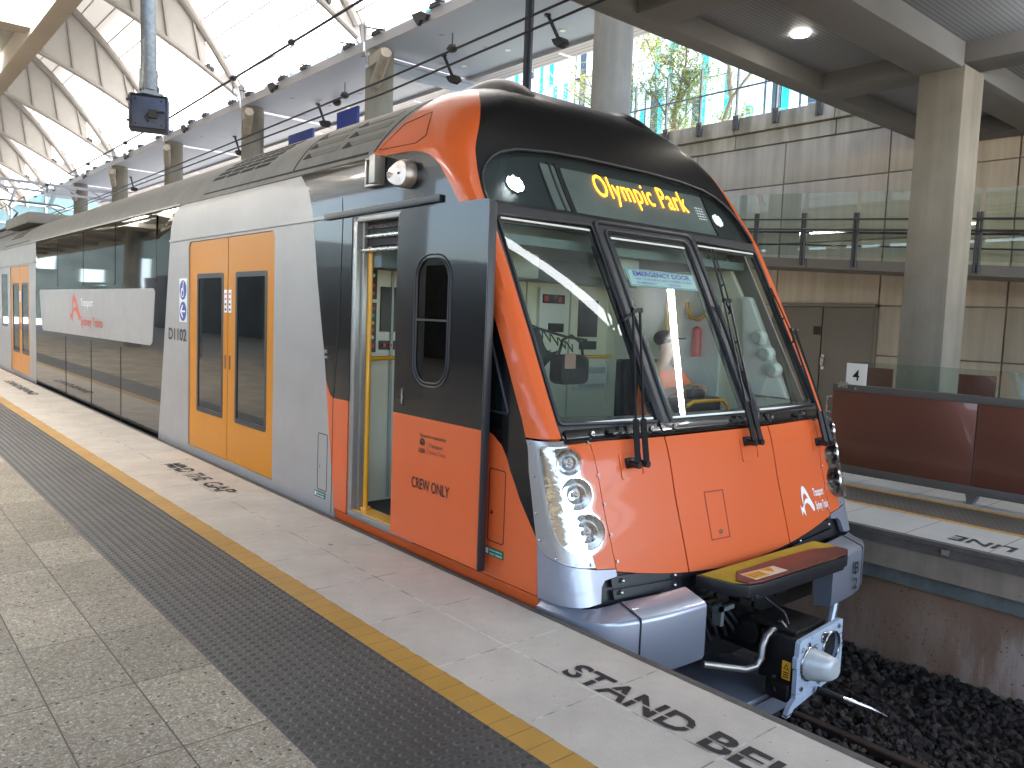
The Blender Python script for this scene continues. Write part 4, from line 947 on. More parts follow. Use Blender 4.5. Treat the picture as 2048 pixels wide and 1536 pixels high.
for k in range(5): mb.tube([(3.75+.1*k, 2.75, -.05-.03*k), (3.85+.1*k, 2.68, -.2-.03*k), (3.95+.08*k, 2.7, -.33)], .012, 6)
obj('control_cable', mb, MAT_PLA, coup)
mb = MB(); mb.tube([(4.27, 2.40, -.25), (4.25, 2.38, -.21), (4.22, 2.40, -.17)], .008, 6); mb.box((4.275, 2.425, -.29), (4.30, 2.455, -.20)); obj('hose_bracket', mb, MAT_STEEL, coup)
mb = MB(); mb.box((3.90, 2.60, -.20), (3.93, 2.66, -.09)); mb.box((3.90, 2.60, -.115), (4.03, 2.62, -.09)); obj('bracket_plate', mb, MAT_GALV, coup)
wl = patch('warning_sticker', rrect(2.29, -.485, 2.345, -.375, .005), lambda a, c: (4.168, a, c), M('sticker orange', (.85, .40, .02), .5), coup, thick=.002, cell=(1, 1), out=(-1, 0, 0), off=.003)
mb = MB(); patch('', [(2.30, -.425), (2.335, -.425), (2.3175, -.388)], lambda a, c: (4.168, a, c), None, None, holes=[[(2.307, -.421), (2.328, -.421), (2.3175, -.399)]], thick=0, cell=(1, 1), out=(-1, 0, 0), off=.0045, build=False, mb=mb)
for k in range(3): patch('', [(2.30, -.445-.014*k), (2.335, -.445-.014*k), (2.335, -.438-.014*k), (2.30, -.438-.014*k)], lambda a, c: (4.168, a, c), None, None, thick=0, cell=(1, 1), out=(-1, 0, 0), off=.0045, build=False, mb=mb)
obj('sticker_print', mb, MAT_TXT, wl, 0, recalc=False)
mb = MB(); mb.prism([(3.45, 3.0), (3.62, 2.60), (3.95, 2.44), (4.50, 2.44), (4.55, 2.7), (4.4, 3.0)], lambda a, c, d: (a, c, d-(.0 if c > 2.5 else .012)), -.66, -.61); mb.prism([(3.62, 2.60), (3.95, 2.44), (4.50, 2.44), (4.50, 2.47), (3.96, 2.47), (3.64, 2.63)], pf, -.78, -.64)
obj('track_deflector', mb, MAT_SILP, T, bevel=.01)
mb = MB()
for k in range(7): mb.box((3.6+.22*k, 2.85+.03*(k % 2), -.30-.05*(k % 3)), (3.74+.22*k, 3.1, -.06-.03*(k % 2)))
mb.ball((3.90, 2.75, -.0), .06, 10); mb.cyl((3.95, 2.8, -.18), (4.15, 2.8, -.18), .05, 12); obj('equipment_case', mb, MAT_GREASE, T, bevel=.01)
# ---- crew door ------------------------------------------------------------------------------------
DX = 2.80
DP = lambda a, c: (DX+.0*(a-4)+.01*max(0, c-1.6)**2, a, c)
dout = rrect(3.515, .09, 4.47, 2.218, (0, 0, .05, .06)); wind = rrect(3.885, 1.13, 4.225, 1.90, .13, 8)
mb = MB(); dsplit = .905
crew = patch('crew_door', [(3.515, dsplit), (4.47, dsplit)]+[p for p in dout if p[1] > 1], DP, MAT_BK, T, holes=[wind], cell=(.2, .2), thick=.04, out=(-1, 0, 0))
patch('crew_door_lower_panel', [(3.515, .09), (4.47, .09), (4.47, dsplit-.0005), (3.515, dsplit-.0005)], DP, MAT_OR, crew, cell=(.2, .2), thick=.04, out=(-1, 0, 0))
patch('crew_door_window', rrect(3.875, 1.12, 4.235, 1.91, .135, 8), DP, glass('smoked glass', (.16, .18, .19), 1.5), crew, cell=(.2, .2), off=-.004, thick=0, out=(-1, 0, 0))
mb = MB()
for R_, o_ in ((0, .001), (.022, .0015)):
    lp2 = [(a, c) for a, c in rrect(3.885-R_, 1.13-R_, 4.225+R_, 1.90+R_, .13+R_, 8)]; P_ = [Vector(DP(a, c))-Vector((o_, 0, 0)) for a, c in lp2]; mb.tube(P_+[P_[0], P_[1]], .006, 8)
mb.bar(Vector(DP(3.89, 1.52))-Vector((.003, 0, 0)), Vector(DP(4.22, 1.52))-Vector((.003, 0, 0)), .008, .012)
obj('window_seal', mb, MAT_RUB, crew)
mb = MB(); mb.box((2.788, 3.496, .085), (2.838, 3.514, 2.20)); obj('door_edge_seal', mb, MAT_RUB, crew, bevel=.006)
patch('handle_slot', rrect(4.345, .955, 4.375, 1.08, .006), DP, MAT_DARK, crew, thick=.003, off=.002, cell=(1, 1), out=(-1, 0, 0))
mb = MB(); mb.box((2.792, 4.352, .97), (2.797, 4.368, 1.065)); obj('door_handle', mb, MAT_STEEL, crew)
text('lettering', 'CREW ONLY', (4.225, .448, 3.812, .520), DP, MAT_TXT, crew, out=(-1, 0, 0), bold=.014)
text('lettering', 'This service is operated by', (4.147, .780, 3.862, .808), DP, MAT_TXT, crew, out=(-1, 0, 0), bold=.012)
text('lettering', 'NSW', (4.155, .682, 4.08, .714), DP, MAT_TXT, crew, out=(-1, 0, 0), bold=.012)
text('lettering', 'Transport', (4.042, .722, 3.895, .757), DP, MAT_TXT, crew, out=(-1, 0, 0), bold=.004)
text('lettering', 'Sydney Trains', (4.042, .682, 3.862, .716), DP, MAT_TXTO, crew, out=(-1, 0, 0))
mb = MB()
for k in range(9):
    A = rad(-20+220*k/8); cx_, cz_ = 4.117, .748; r0, r1 = .012, .034 if k not in (0, 8) else .030
    u_ = (math.cos(A), math.sin(A)); w_ = (-u_[1]*.0065, u_[0]*.0065)
    patch('', [(cx_+u_[0]*r0, cz_+u_[1]*r0), (cx_+u_[0]*r1*.7+w_[0], cz_+u_[1]*r1*.7+w_[1]), (cx_+u_[0]*r1, cz_+u_[1]*r1), (cx_+u_[0]*r1*.7-w_[0], cz_+u_[1]*r1*.7-w_[1])], DP, None, None, thick=0, off=.002, cell=(1, 1), out=(-1, 0, 0), build=False, mb=mb)
patch('', circ(4.117, .745, .014, 12), DP, None, None, thick=0, off=.0025, cell=(1, 1), out=(-1, 0, 0), build=False, mb=mb)
patch('', [(4.060, .682), (4.0575, .682), (4.0575, .765), (4.060, .765)], DP, None, None, thick=0, off=.0025, cell=(1, 1), out=(-1, 0, 0), build=False, mb=mb)
obj('flower_emblem', mb, MAT_TXT, crew, 0, recalc=False)
# doorway frame, pole and step
mb = MB()
mb.box((2.892, 5.165, .05), (3.02, 5.232, 2.25)); mb.box((2.892, 4.33, 2.20), (3.02, 5.20, 2.245)); mb.box((2.90, 4.30, .05), (3.02, 4.34, 2.22)); mb.box((2.88, 4.33, .035), (3.05, 5.20, .085)); mb.box((2.93, 5.13, .08), (3.0, 5.165, 2.2))
dfr = obj('crew_doorway_frame', mb, MAT_GREYF, T, bevel=.006)
mb = MB(); mb.box((2.90, 4.33, .086), (3.03, 5.165, .092)); obj('step_strip', mb, MAT_YPOLE, dfr)
mb = MB(); mb.box((2.96, 4.35, 2.03), (3.05, 5.16, 2.20)); obj('door_gear', mb, MAT_DARK, dfr)
mb = MB()
for k in range(34): mb.tube([(2.945+.008*math.cos(a_), 4.45+.02*k+.0, 2.16+.012*math.sin(a_)) for a_ in [rad(x) for x in range(0, 361, 60)]], .003, 5)
mb.tube([(2.95, 4.35, 2.10), (2.95, 5.16, 2.10)], .018, 10); mb.tube([(2.93, 4.35, 2.0), (2.93, 5.16, 2.0)], .016, 10); obj('door_gear_rail', mb, MAT_STEEL, dfr)
mb = MB(); mb.tube([(2.985, 5.12, .09), (2.985, 5.12, 2.03)], .019, 14); mb.tube([(2.985, 5.12, 1.215), (3.3, 5.20, 1.215)], .017, 12); mb.cyl((2.985, 5.12, .09), (2.985, 5.12, .11), .04, 16); obj('grab_pole', mb, MAT_YPOLE, T)
# side camera and mirror housing above the door
mb = MB()
def camh(u, v):
    a = 2*math.pi*v; R = .155*(1-.16*abs(math.sin(1.5*a))**2)*(1-.0*u); d = [0, .05, .075, .08][int(round(u*3))]; k = [1, 1, .86, .0][int(round(u*3))]
    return (2.885-d, 4.515+R*k*math.cos(a)*.95, 2.462+R*k*math.sin(a)*.62)
mb.grid(camh, 3, 30); cm_ = obj('side_camera_cover', mb, M('cover alloy', (.42, .36, .33), .3, .6, coat=.4, var=.1, vscale=14), T, 50)
mb = MB(); mb.cyl((2.808, 4.49, 2.46), (2.80, 4.49, 2.46), .008, 10); obj('cover_screw', mb, MAT_DARK, cm_)
mb = MB(); mb.box((2.84, 4.785, 2.42), (2.885, 4.985, 2.44)); mb.box((2.84, 4.965, 2.43), (2.885, 4.985, 2.615)); mb.box((2.84, 4.785, 2.605), (2.885, 4.985, 2.62)); mb.box((2.80, 4.785, 2.43), (2.885, 4.86, 2.62)); ml = obj('side_light_housing', mb, MAT_GREYF, T, bevel=.004)
mb = MB(); mb.cyl((2.865, 4.91, 2.45), (2.865, 4.91, 2.60), .022, 12); obj('side_light_tube', mb, MAT_STEEL, ml)
# small quarter light
qw = quad_r([(3.385, 1.01), (3.60, 1.015), (3.60, 1.50)], .03)
patch('quarter_window', qw, GN, MAT_DGL, T, off=.003, thick=.004, cell=(.2, .2))
mb = MB(); P_ = [Vector(GN(a, c))-Vector((.004, 0, 0)) for a, c in qw]; mb.tube(P_+[P_[0], P_[1]], .007, 8); obj('window_seal', mb, MAT_RUB, T)
# ---- cab interior -----------------------------------------------------------------------------------
mb = MB(); mb.box((2.95, 5.35, .08), (5.85, 5.45, 2.15)); mb.prism([(3.35, .08), (5.35, .08), (5.35, 2.15), (4.05, 2.15), (3.35, .95)], lambda a, c, d: (d, a, c), 5.78, 5.83); mb.box((2.93, 5.24, .08), (2.98, 5.35, 2.2))
cab = obj('cab_lining', mb, MAT_CREAM, T)
mb = MB(); mb.box((2.97, 3.2, .03), (5.83, 5.45, .08)); obj('cab_floor', mb, MAT_FLOOR, T)
mb = MB(); mb.box((3.0, 4.02, 2.10), (5.8, 5.35, 2.16)); mb.box((3.0, 3.85, 2.02), (5.8, 4.6, 2.08)); mb.box((3.0, 5.0, 1.88), (5.8, 5.34, 2.1)); obj('cab_ceiling', mb, MAT_CEIL, T)
mb = MB(); mb.prism([(3.16, .90), (3.16, .55), (3.9, .55), (3.9, .85), (3.45, .92)], lambda a, c, d: (d, a, c), 3.05, 5.75)
dash = obj('driver_desk', mb, MAT_DASH, T, bevel=.02)
for p_, q_ in (((3.3, 5.33, .1), (3.32, 5.35, 2.0)), ((4.70, 5.335, .3), (4.71, 5.35, 1.9)), ((5.25, 5.335, .3), (5.26, 5.35, 1.9)), ((3.05, 5.335, 1.98), (3.75, 5.35, 1.99))): mb = MB(); mb.box(p_, q_); obj('lining_joint', mb, MAT_CABG, cab)
for p_, q_, n_ in (((3.21, 5.335, 1.41), (3.50, 5.35, 1.755), 'cab_monitor'), ((5.37, 5.33, 1.40), (5.62, 5.35, 1.75), 'cab_monitor'), ((5.40, 5.33, 1.28), (5.62, 5.35, 1.36), 'control_panel'), ((3.205, 5.335, 1.27), (3.36, 5.35, 1.34), 'control_panel'), ((3.085, 5.335, 1.655), (3.17, 5.35, 1.93), 'control_panel'), ((3.085, 5.335, 1.25), (3.17, 5.35, 1.63), 'control_panel')): mb = MB(); mb.box(p_, q_); cp_ = obj(n_, mb, MAT_PLA, cab)
cols = [MAT_YBT, MAT_WHITE, MAT_RED, MAT_RED, MAT_RED, MAT_GRN, MAT_YBT, MAT_RED, MAT_WHITE, MAT_RED, MAT_RED, MAT_RED]
for k, ((a, c), m__) in enumerate(zip([(3.127, 1.895), (3.127, 1.835), (3.127, 1.76), (3.127, 1.70), (3.127, 1.585), (3.127, 1.53), (3.127, 1.475), (3.127, 1.42), (3.127, 1.365), (3.127, 1.30), (3.235, 1.305), (3.29, 1.305)], cols)):
    m_ = MB(); m_.cyl((a, 5.335, c), (a, 5.315, c), .014 if c != 1.30 else .019, 14); obj('push_button', m_, m__, cp_)
mb = MB(); mb.box((4.84, 5.31, 1.42), (5.18, 5.35, 1.84)); cb = obj('radio_cabinet', mb, MAT_WHITE, cab, bevel=.006)
mb = MB(); mb.box((4.87, 5.30, 1.70), (5.14, 5.311, 1.78)); mb.box((4.95, 5.30, 1.44), (5.14, 5.311, 1.52)); obj('cabinet_display', mb, MAT_DARK, cb)
mb = MB(); mb.box((4.88, 5.295, 1.715), (4.93, 5.302, 1.765)); mb.box((5.05, 5.295, 1.715), (5.10, 5.302, 1.765)); obj('red_digits', mb, MAT_RED, cb)
mb = MB(); mb.box((5.34, 5.30, .90), (5.76, 5.35, 1.14)); c2_ = obj('lower_cabinet', mb, MAT_WHITE, cab, bevel=.006); mb = MB(); mb.box((5.37, 5.29, 1.05), (5.72, 5.30, 1.11)); mb.box((5.37, 5.29, .92), (5.72, 5.30, .95)); obj('cabinet_display', mb, MAT_CABG, c2_)
mb = MB(); mb.tube([(5.30, 5.28, 1.215), (5.78, 5.28, 1.215)], .017, 10); obj('cab_handrail', mb, MAT_YPOLE, T)
mb = MB(); mb.box((5.755, 4.02, .9), (5.78, 4.42, 1.95)); sp_ = obj('equipment_panel', mb, MAT_WHITE, cab); mb = MB(); mb.cyl((5.70, 4.22, 1.28), (5.70, 4.22, 1.50), .045, 16); mb.ball((5.70, 4.22, 1.50), .045, 12); obj('fire_extinguisher', mb, MAT_RED, sp_)
mb = MB(); mb.tube([(5.72, 4.36, 1.75), (5.70, 4.30, 1.62), (5.70, 4.20, 1.60), (5.72, 4.10, 1.68)], .02, 10); mb.tube([(5.70, 4.55, 1.2), (5.70, 4.55, 1.9)], .02, 10); obj('grab_handle', mb, MAT_YPOLE, sp_)
mb = MB(); mb.prism([(3.33, 1.0), (3.72, 1.0), (3.80, 1.80), (3.72, 1.80)], lambda a, c, d: (d, a, c), 5.70, 5.78); sk = obj('speaker_panel', mb, MAT_WHITE, cab, bevel=.02)
for y_, z_ in ((3.585, 1.47), (3.51, 1.345), (3.44, 1.22)):
    m_ = MB(); m_.ball((5.69, y_, z_), .062, 16); b_ = obj('air_vent', m_, MAT_WHITE, sk); m_ = MB(); m_.cyl((5.645, y_+.0, z_), (5.622, y_, z_), .042, 18); obj('vent_slats', m_, MAT_CABG, b_)
mb = MB(); mb.tube([(4.55, 3.42, .98), (4.62, 3.42, 1.01), (4.98, 3.42, 1.01), (5.05, 3.42, .96), (5.07, 3.42, .86)], .014, 10); obj('desk_grab_bar', mb, MAT_YPOLE, dash)
mb = MB(); mb.box((4.75, 3.62, .86), (5.25, 3.82, 1.0)); mb.box((4.85, 3.60, 1.0), (5.02, 3.66, 1.07)); obj('desk_console', mb, MAT_PLA, dash, bevel=.02)
mb = MB(); mb.box((3.35, 4.3, 1.84), (3.9, 4.6, 2.02)); mb.box((4.35, 4.0, 1.88), (4.65, 4.25, 2.04)); obj('ceiling_box', mb, MAT_CABG, T, bevel=.02)
mb = MB(); mb.box((4.87, 3.93, .45), (5.37, 4.38, .58)); mb.box((4.90, 4.30, .55), (5.34, 4.42, 1.25)); mb.cyl((5.12, 4.13, .08), (5.12, 4.13, .46), .05, 12); obj('driver_seat', mb, MAT_CLOTH, T, bevel=.03)
# ================================================================== DRIVER AND BELONGINGS
def skin(name, joints, edges, mat, parent=None, sub=2):
    me = bpy.data.meshes.new(name); me.from_pydata([j[0] for j in joints], edges, []); me.update()
    o = bpy.data.objects.new(name, me); COL.objects.link(o); md = o.modifiers.new('skin', 'SKIN'); md.use_smooth_shade = True
    for i, j in enumerate(joints):
        r = j[1]; o.data.skin_vertices[0].data[i].radius = r if isinstance(r, tuple) else (r, r)
    o.data.skin_vertices[0].data[0].use_root = True
    o.modifiers.new('sub', 'SUBSURF').levels = sub
    dg = bpy.context.evaluated_depsgraph_get(); dg.update(); nm = bpy.data.meshes.new_from_object(o.evaluated_get(dg)); bpy.data.objects.remove(o); bpy.data.meshes.remove(me)
    nm.name = name; nm.materials.clear(); nm.materials.append(mat); nm.polygons.foreach_set('use_smooth', [True]*len(nm.polygons))
    return link(bpy.data.objects.new(name, nm), parent)
bx_, by_ = 5.12, 4.10                     # seated, facing the windscreen (-Y)
def Q(x, y, z): return (bx_+x, by_+y, z)
J = [(Q(0, 0, .66), .12), (Q(0, .02, .86), (.135, .10)), (Q(0, .03, 1.05), (.155, .11)), (Q(0, .02, 1.17), (.10, .075)), (Q(0, 0, 1.235), .048), (Q(0, -.02, 1.30), .055), (Q(0, -.035, 1.36), (.074, .088)), (Q(0, -.03, 1.43), (.070, .085)),
     (Q(.17, .01, 1.14), .055), (Q(.235, -.10, .98), .043), (Q(.17, -.34, .94), .034), (Q(.155, -.41, .95), (.036, .02)),
     (Q(-.17, .01, 1.14), .055), (Q(-.225, -.12, 1.0), .043), (Q(-.13, -.34, 1.06), .033), (Q(-.115, -.40, 1.09), (.036, .02)),
     (Q(.10, -.06, .64), .085), (Q(.14, -.46, .62), .06), (Q(.14, -.50, .24), .045), (Q(.14, -.50, .14), .04), (Q(.14, -.62, .115), .035),
     (Q(-.10, -.06, .64), .085), (Q(-.14, -.46, .62), .06), (Q(-.14, -.50, .24), .045), (Q(-.14, -.50, .14), .04), (Q(-.14, -.62, .115), .035)]
E_ = [(0, 1), (1, 2), (2, 3), (3, 4), (4, 5), (5, 6), (6, 7), (3, 8), (8, 9), (9, 10), (10, 11), (3, 12), (12, 13), (13, 14), (14, 15), (0, 16), (16, 17), (17, 18), (18, 19), (19, 20), (0, 21), (21, 22), (22, 23), (23, 24), (24, 25)]
def fingers(hx, hy, hz, sg):
    n0 = len(J)
    for k, (dx, ln) in enumerate(((-.024, .062), (-.008, .072), (.008, .068), (.023, .052))):
        b0 = len(J); J.extend([(Q(hx+dx*sg, hy-.03, hz), .0085), (Q(hx+dx*sg, hy-.03-ln*.5, hz+.004), .008), (Q(hx+dx*sg, hy-.03-ln*.85, hz-.018), .0075), (Q(hx+dx*sg, hy-.03-ln*.9, hz-.038), .0065)])
        E_.extend([(b0, b0+1), (b0+1, b0+2), (b0+2, b0+3)])
    b0 = len(J); J.extend([(Q(hx-.03*sg, hy+.0, hz), .010), (Q(hx-.052*sg, hy-.03, hz-.01), .0095), (Q(hx-.05*sg, hy-.055, hz-.02), .008)]); E_.extend([(b0, b0+1), (b0+1, b0+2)])
nb = len(J)
driver = skin('person', J, E_, MAT_SKIN)
tag(driver, 'person in orange hi-vis vest and dark cap seated behind the emergency door glass', 'person')
J2 = []; E2 = []
JJ, EE = J, E_; J, E_ = [], []
fingers(.155, -.415, .95, 1); fingers(-.115, -.405, 1.09, -1)
hm = MB()
for e in [(i, i+1) for i in range(len(J)-1) if (i, i+1) in E_]:
    pass
for c_ in range(0, len(J)):
    pass
i = 0
while i < len(J):
    ch = [i]
    while (ch[-1], ch[-1]+1) in E_: ch.append(ch[-1]+1)
    hm.tube([J[k][0] for k in ch], .008, 8, rs=[J[k][1] for k in ch]); i = ch[-1]+1
for hx, hy, hz in ((.155, -.415, .95), (-.115, -.405, 1.09)): hm.ball(Q(hx, hy, hz), .035, 12, sc=(1, 1.15, .5))
J, E_ = JJ, EE
obj('hand', hm, MAT_SKIN, driver, 60)
mb = MB()
def vest(u, v):
    z = .68+.50*u; A = 2*math.pi*v; w = .185+.035*math.sin(u*math.pi*.8); d = .135+.02*math.sin(u*math.pi)
    if u > .85: w *= 1-.35*(u-.85)/.15; d *= 1-.3*(u-.85)/.15
    return Q(w*math.cos(A), .02+d*math.sin(A), z)
mb.grid(vest, 12, 28)
for s_ in (-1, 1): mb.tube([Q(s_*.13, .03, 1.16), Q(s_*.185, .0, 1.13), Q(s_*.235, -.08, 1.02)], .06, 12, rs=[.06, .068, .056])
vs_ = obj('vest', mb, MAT_HIVIS, driver, 60)
mb = MB(); mb.ball(Q(0, -.005, 1.435), .098, 18, sc=(.90, 1.05, .72)); mb.box(Q(-.055, -.17, 1.435), Q(.055, -.07, 1.445)); obj('cap', mb, MAT_HAIR, driver, 60, bevel=0)
mb = MB(); mb.ball(Q(0, -.125, 1.355), .013, 8, sc=(.8, 1.3, 1.4)); mb.ball(Q(.078, -.03, 1.36), .018, 8, sc=(.4, .8, 1.3)); mb.ball(Q(-.078, -.03, 1.36), .018, 8, sc=(.4, .8, 1.3)); obj('nose_and_ears', mb, MAT_SKIN, driver, 60)
mb = MB(); mb.ball(Q(.03, -.108, 1.378), .009, 8); mb.ball(Q(-.03, -.108, 1.378), .009, 8); mb.box(Q(-.022, -.117, 1.314), Q(.022, -.105, 1.319)); obj('eyes_and_mouth', mb, MAT_HAIR, driver, 60)
mb = MB()
for s_ in (-1, 1): mb.tube([Q(s_*.11, -.06, .655), Q(s_*.145, -.44, .63), Q(s_*.145, -.52, .58), Q(s_*.14, -.51, .16)], .08, 12, rs=[.10, .075, .068, .055])
mb.ball(Q(0, 0, .66), .16, 14, sc=(1.1, .8, .7)); obj('trousers', mb, MAT_CLOTH, driver, 60)
# jacket and bag hanging inside the near windscreen
bag = thing('jacket', 'dark jacket with grey reflective flashes hanging on a cord inside the near windscreen pane', 'jacket', (3.35, 3.80, 1.0))
mb = MB()
def jk(u, v):
    t = u; w = 1-v
    return (3.12+.52*t, 3.80+.10*math.sin(t*9)+.05*math.sin(v*7+t*5)+.12*v, .98+.60*w*(1-.38*t)-.03*math.sin(t*22)*w)
mb.grid(jk, 30, 16); mb.grid(lambda u, v: (lambda p: (p[0], p[1]+.07, p[2]))(jk(u, v)), 30, 16); obj('cloth', mb, MAT_CLOTH, bag, 60)
mb = MB(); mb.box((3.33, 3.69, 1.02), (3.45, 3.70, 1.16)); mb.box((3.36, 3.685, 1.05), (3.42, 3.692, 1.12)); mb.add([(3.25, 3.72, 1.19), (3.28, 3.71, 1.19), (3.36, 3.70, 1.03), (3.33, 3.70, 1.02)], [(0, 1, 2, 3)]); obj('reflective_flash', mb, MAT_CABG, bag, 0)
mb = MB(); mb.tube([(3.08, 3.85, 1.60), (3.3, 3.84, 1.55), (3.5, 3.84, 1.49), (3.75, 3.84, 1.44), (3.95, 3.84, 1.42)], .009, 6)
for k in range(6): mb.tube([(3.40+.07*k, 3.84, 1.52-.022*k), (3.43+.07*k, 3.80, 1.45-.022*k), (3.46+.07*k, 3.84, 1.50-.022*k)], .005, 6)
obj('cord', mb, MAT_PLA, bag)
bag2 = thing('shoulder_bag', 'small dark shoulder bag with a pale pink tag hanging beside the jacket in the cab', 'bag', (3.8, 3.85, 1.1))
mb = MB(); mb.prism(rrect(3.66, 1.12, 3.93, 1.32, .05), pfy, 3.78, 3.90); obj('bag_body', mb, MAT_CLOTH, bag2, bevel=.02)
mb = MB(); mb.tube([(3.68, 3.84, 1.30), (3.72, 3.84, 1.42), (3.80, 3.84, 1.45), (3.90, 3.84, 1.40), (3.92, 3.84, 1.30)], .010, 8); obj('strap', mb, MAT_CLOTH, bag2)
mb = MB(); mb.box((3.68, 3.768, 1.23), (3.78, 3.775, 1.33)); obj('tag', mb, M('pink tag', (.42, .24, .20), .7), bag2)
# ================================================================== PLATFORMS AND TRACK
def st(name, mb, mat, parent=None, **k):
    o = obj(name, mb, mat, parent, **k)
    if parent is None: o['kind'] = 'structure'
    return o
mb = MB(); mb.box((-400, -300, -1.6), (400, 700, -1.45)); st('ground', mb, M('distant ground', (.16, .15, .11), .9, var=.3, vscale=.1))
mb = MB(); mb.box((-14, -12, -1.4), (1.215, 60, 0)); plat = st('platform', mb, MAT_PAVER)
mb = MB(); mb.box((1.215, -12, -1.4), (1.857, 60, .001)); tac = st('tactile_paving', mb, MAT_TACT, plat)
mb = MB()
for i in range(13):
    x = 1.215+.05*(i+.5)
    if x > 1.85: continue
    sh_ = 0 if i % 2 == 0 else .025
    k = 0
    while True:
        y = .8+.05*k+.025-sh_; k += 1
        y = round((y)/.05)*.05 - sh_ + .025 if False else y
        if y > 13.0: break
        n = 10; vs_ = [(x+r*math.cos(2*math.pi*j/n), y+r*math.sin(2*math.pi*j/n), z) for r, z in ((.0165, .0012), (.011, .0042)) for j in range(n)]
        mb.add(vs_, [(j, (j+1) % n, (j+1) % n+n, j+n) for j in range(n)]+[tuple(range(n, 2*n))])
st('tactile_domes', mb, MAT_TACTOP, tac, recalc=False, smooth=0)
mb = MB(); mb.box((1.857, -12, -1.4), (1.99, 60, .002)); st('warning_line', mb, MAT_YEL, plat)
mb = MB(); mb.box((1.99, -12, -.30), (2.79, 60, 0.0005)); st('platform_edge_slab', mb, MAT_EDGE, plat)
mb = MB(); mb.box((2.79, -12, -.10), (2.845, 60, -.002)); st('edge_nosing', mb, MAT_NOSE, plat, bevel=.01)
mb = MB(); mb.box((1.99, -12, -1.4), (2.45, 60, -.30)); st('platform_wall', mb, MAT_PIT, plat)
FL = lambda a, c: (a, c, .0005)
def ftext(s, y0_, y1_, x0_, x1_, mat=MAT_PAINT, cuts=True, par=plat):
    o = text('floor_lettering', s, (y0_, x0_, y1_, x1_), lambda a, c: (c, a, .0005), mat, par, off=.0035, out=(0, 0, 1), bold=.022, shear=.0)
    return o
def stencil(o, y0_, y1_, xa, xb, rev=False):
    """cut the thin bridges of a stencil through the letters"""
    bm = bmesh.new(); bm.from_mesh(o.data)
    xm = xa+(xb-xa)*.47; w = .006
    for c in (xm-w, xm+w): bmesh.ops.bisect_plane(bm, geom=bm.verts[:]+bm.edges[:]+bm.faces[:], plane_co=(c, 0, 0), plane_no=(1, 0, 0), dist=1e-6)
    dead = [f for f in bm.faces if abs(f.calc_center_median().x-xm) < w*.98]
    bmesh.ops.delete(bm, geom=dead, context='FACES'); bm.to_mesh(o.data); bm.free()
for w_, a, c in (('STAND', 2.405, 1.745), ('BEHIND', 1.675, .84), ('YELLOW', .76, -.2), ('LINE', -.3, -.85)):
    stencil(ftext(w_, a, c, 2.398, 2.546), a, c, 2.398, 2.546)
for w_, a, c in (('MIND', 7.99, 7.52), ('THE', 7.42, 7.08), ('GAP', 6.97, 6.50)): stencil(ftext(w_, a, c, 2.405, 2.57), a, c, 2.405, 2.57)
ftext('STAND BEHIND', 17.6, 14.9, 2.40, 2.55)
# far platform
mb = MB(); mb.box((7.725, -12, -.28), (22, 60, 0)); p4 = st('far_platform', mb, MAT_EDGE4)
mb = MB(); mb.box((6.30, -12, -.11), (7.07, 60, .0)); st('far_edge_slab', mb, MAT_EDGE4, p4)
mb = MB(); mb.box((6.25, -12, -.035), (6.30, 60, -.002)); mb.box((6.27, -12, -.11), (6.31, 60, -.035)); st('far_nosing', mb, MAT_NOSE, p4)
mb = MB(); mb.box((7.02, -12, -.12), (7.085, 60, .002)); mb.box((7.725, -12, -.12), (7.80, 60, .002)); st('far_warning_line', mb, MAT_YEL, p4)
mb = MB(); mb.box((7.085, -12, -.12), (7.725, 60, .001)); st('far_tactile_paving', mb, MAT_TACT4, p4)
mb = MB(); mb.box((6.30, -12, -.30), (8.0, 60, -.11)); st('far_slab_band', mb, MAT_TAN, p4)
mb = MB(); mb.box((6.50, -12, -.47), (8.0, 60, -.33)); 
for k in range(24): pass
st('far_ledge', mb, MAT_BAND, p4, bevel=.008)
mb = MB(); mb.box((6.66, -12, -1.4), (8.0, 60, -.30)); st('track_wall', mb, MAT_PIT, p4)
for w_, a, c in (('LINE', 1.90, 2.335), ('YELLOW', 1.05, 1.78)):
    o = text('floor_lettering', w_, (a, 6.60, c, 6.43), lambda y, x: (x, y, .0), MAT_PAINT, p4, off=.0035, out=(0, 0, 1), bold=.02); stencil(o, 0, 0, 6.60, 6.43)
mb = MB()
for y_ in (2.0+.6*k for k in range(-3, 30)): mb.box((6.245, y_+.25, -.085), (6.2695, y_+.30, -.045)) if abs(y_-2.0) < .1 else None
if mb.v: st('conduit_plate', mb, MAT_TAN, p4)
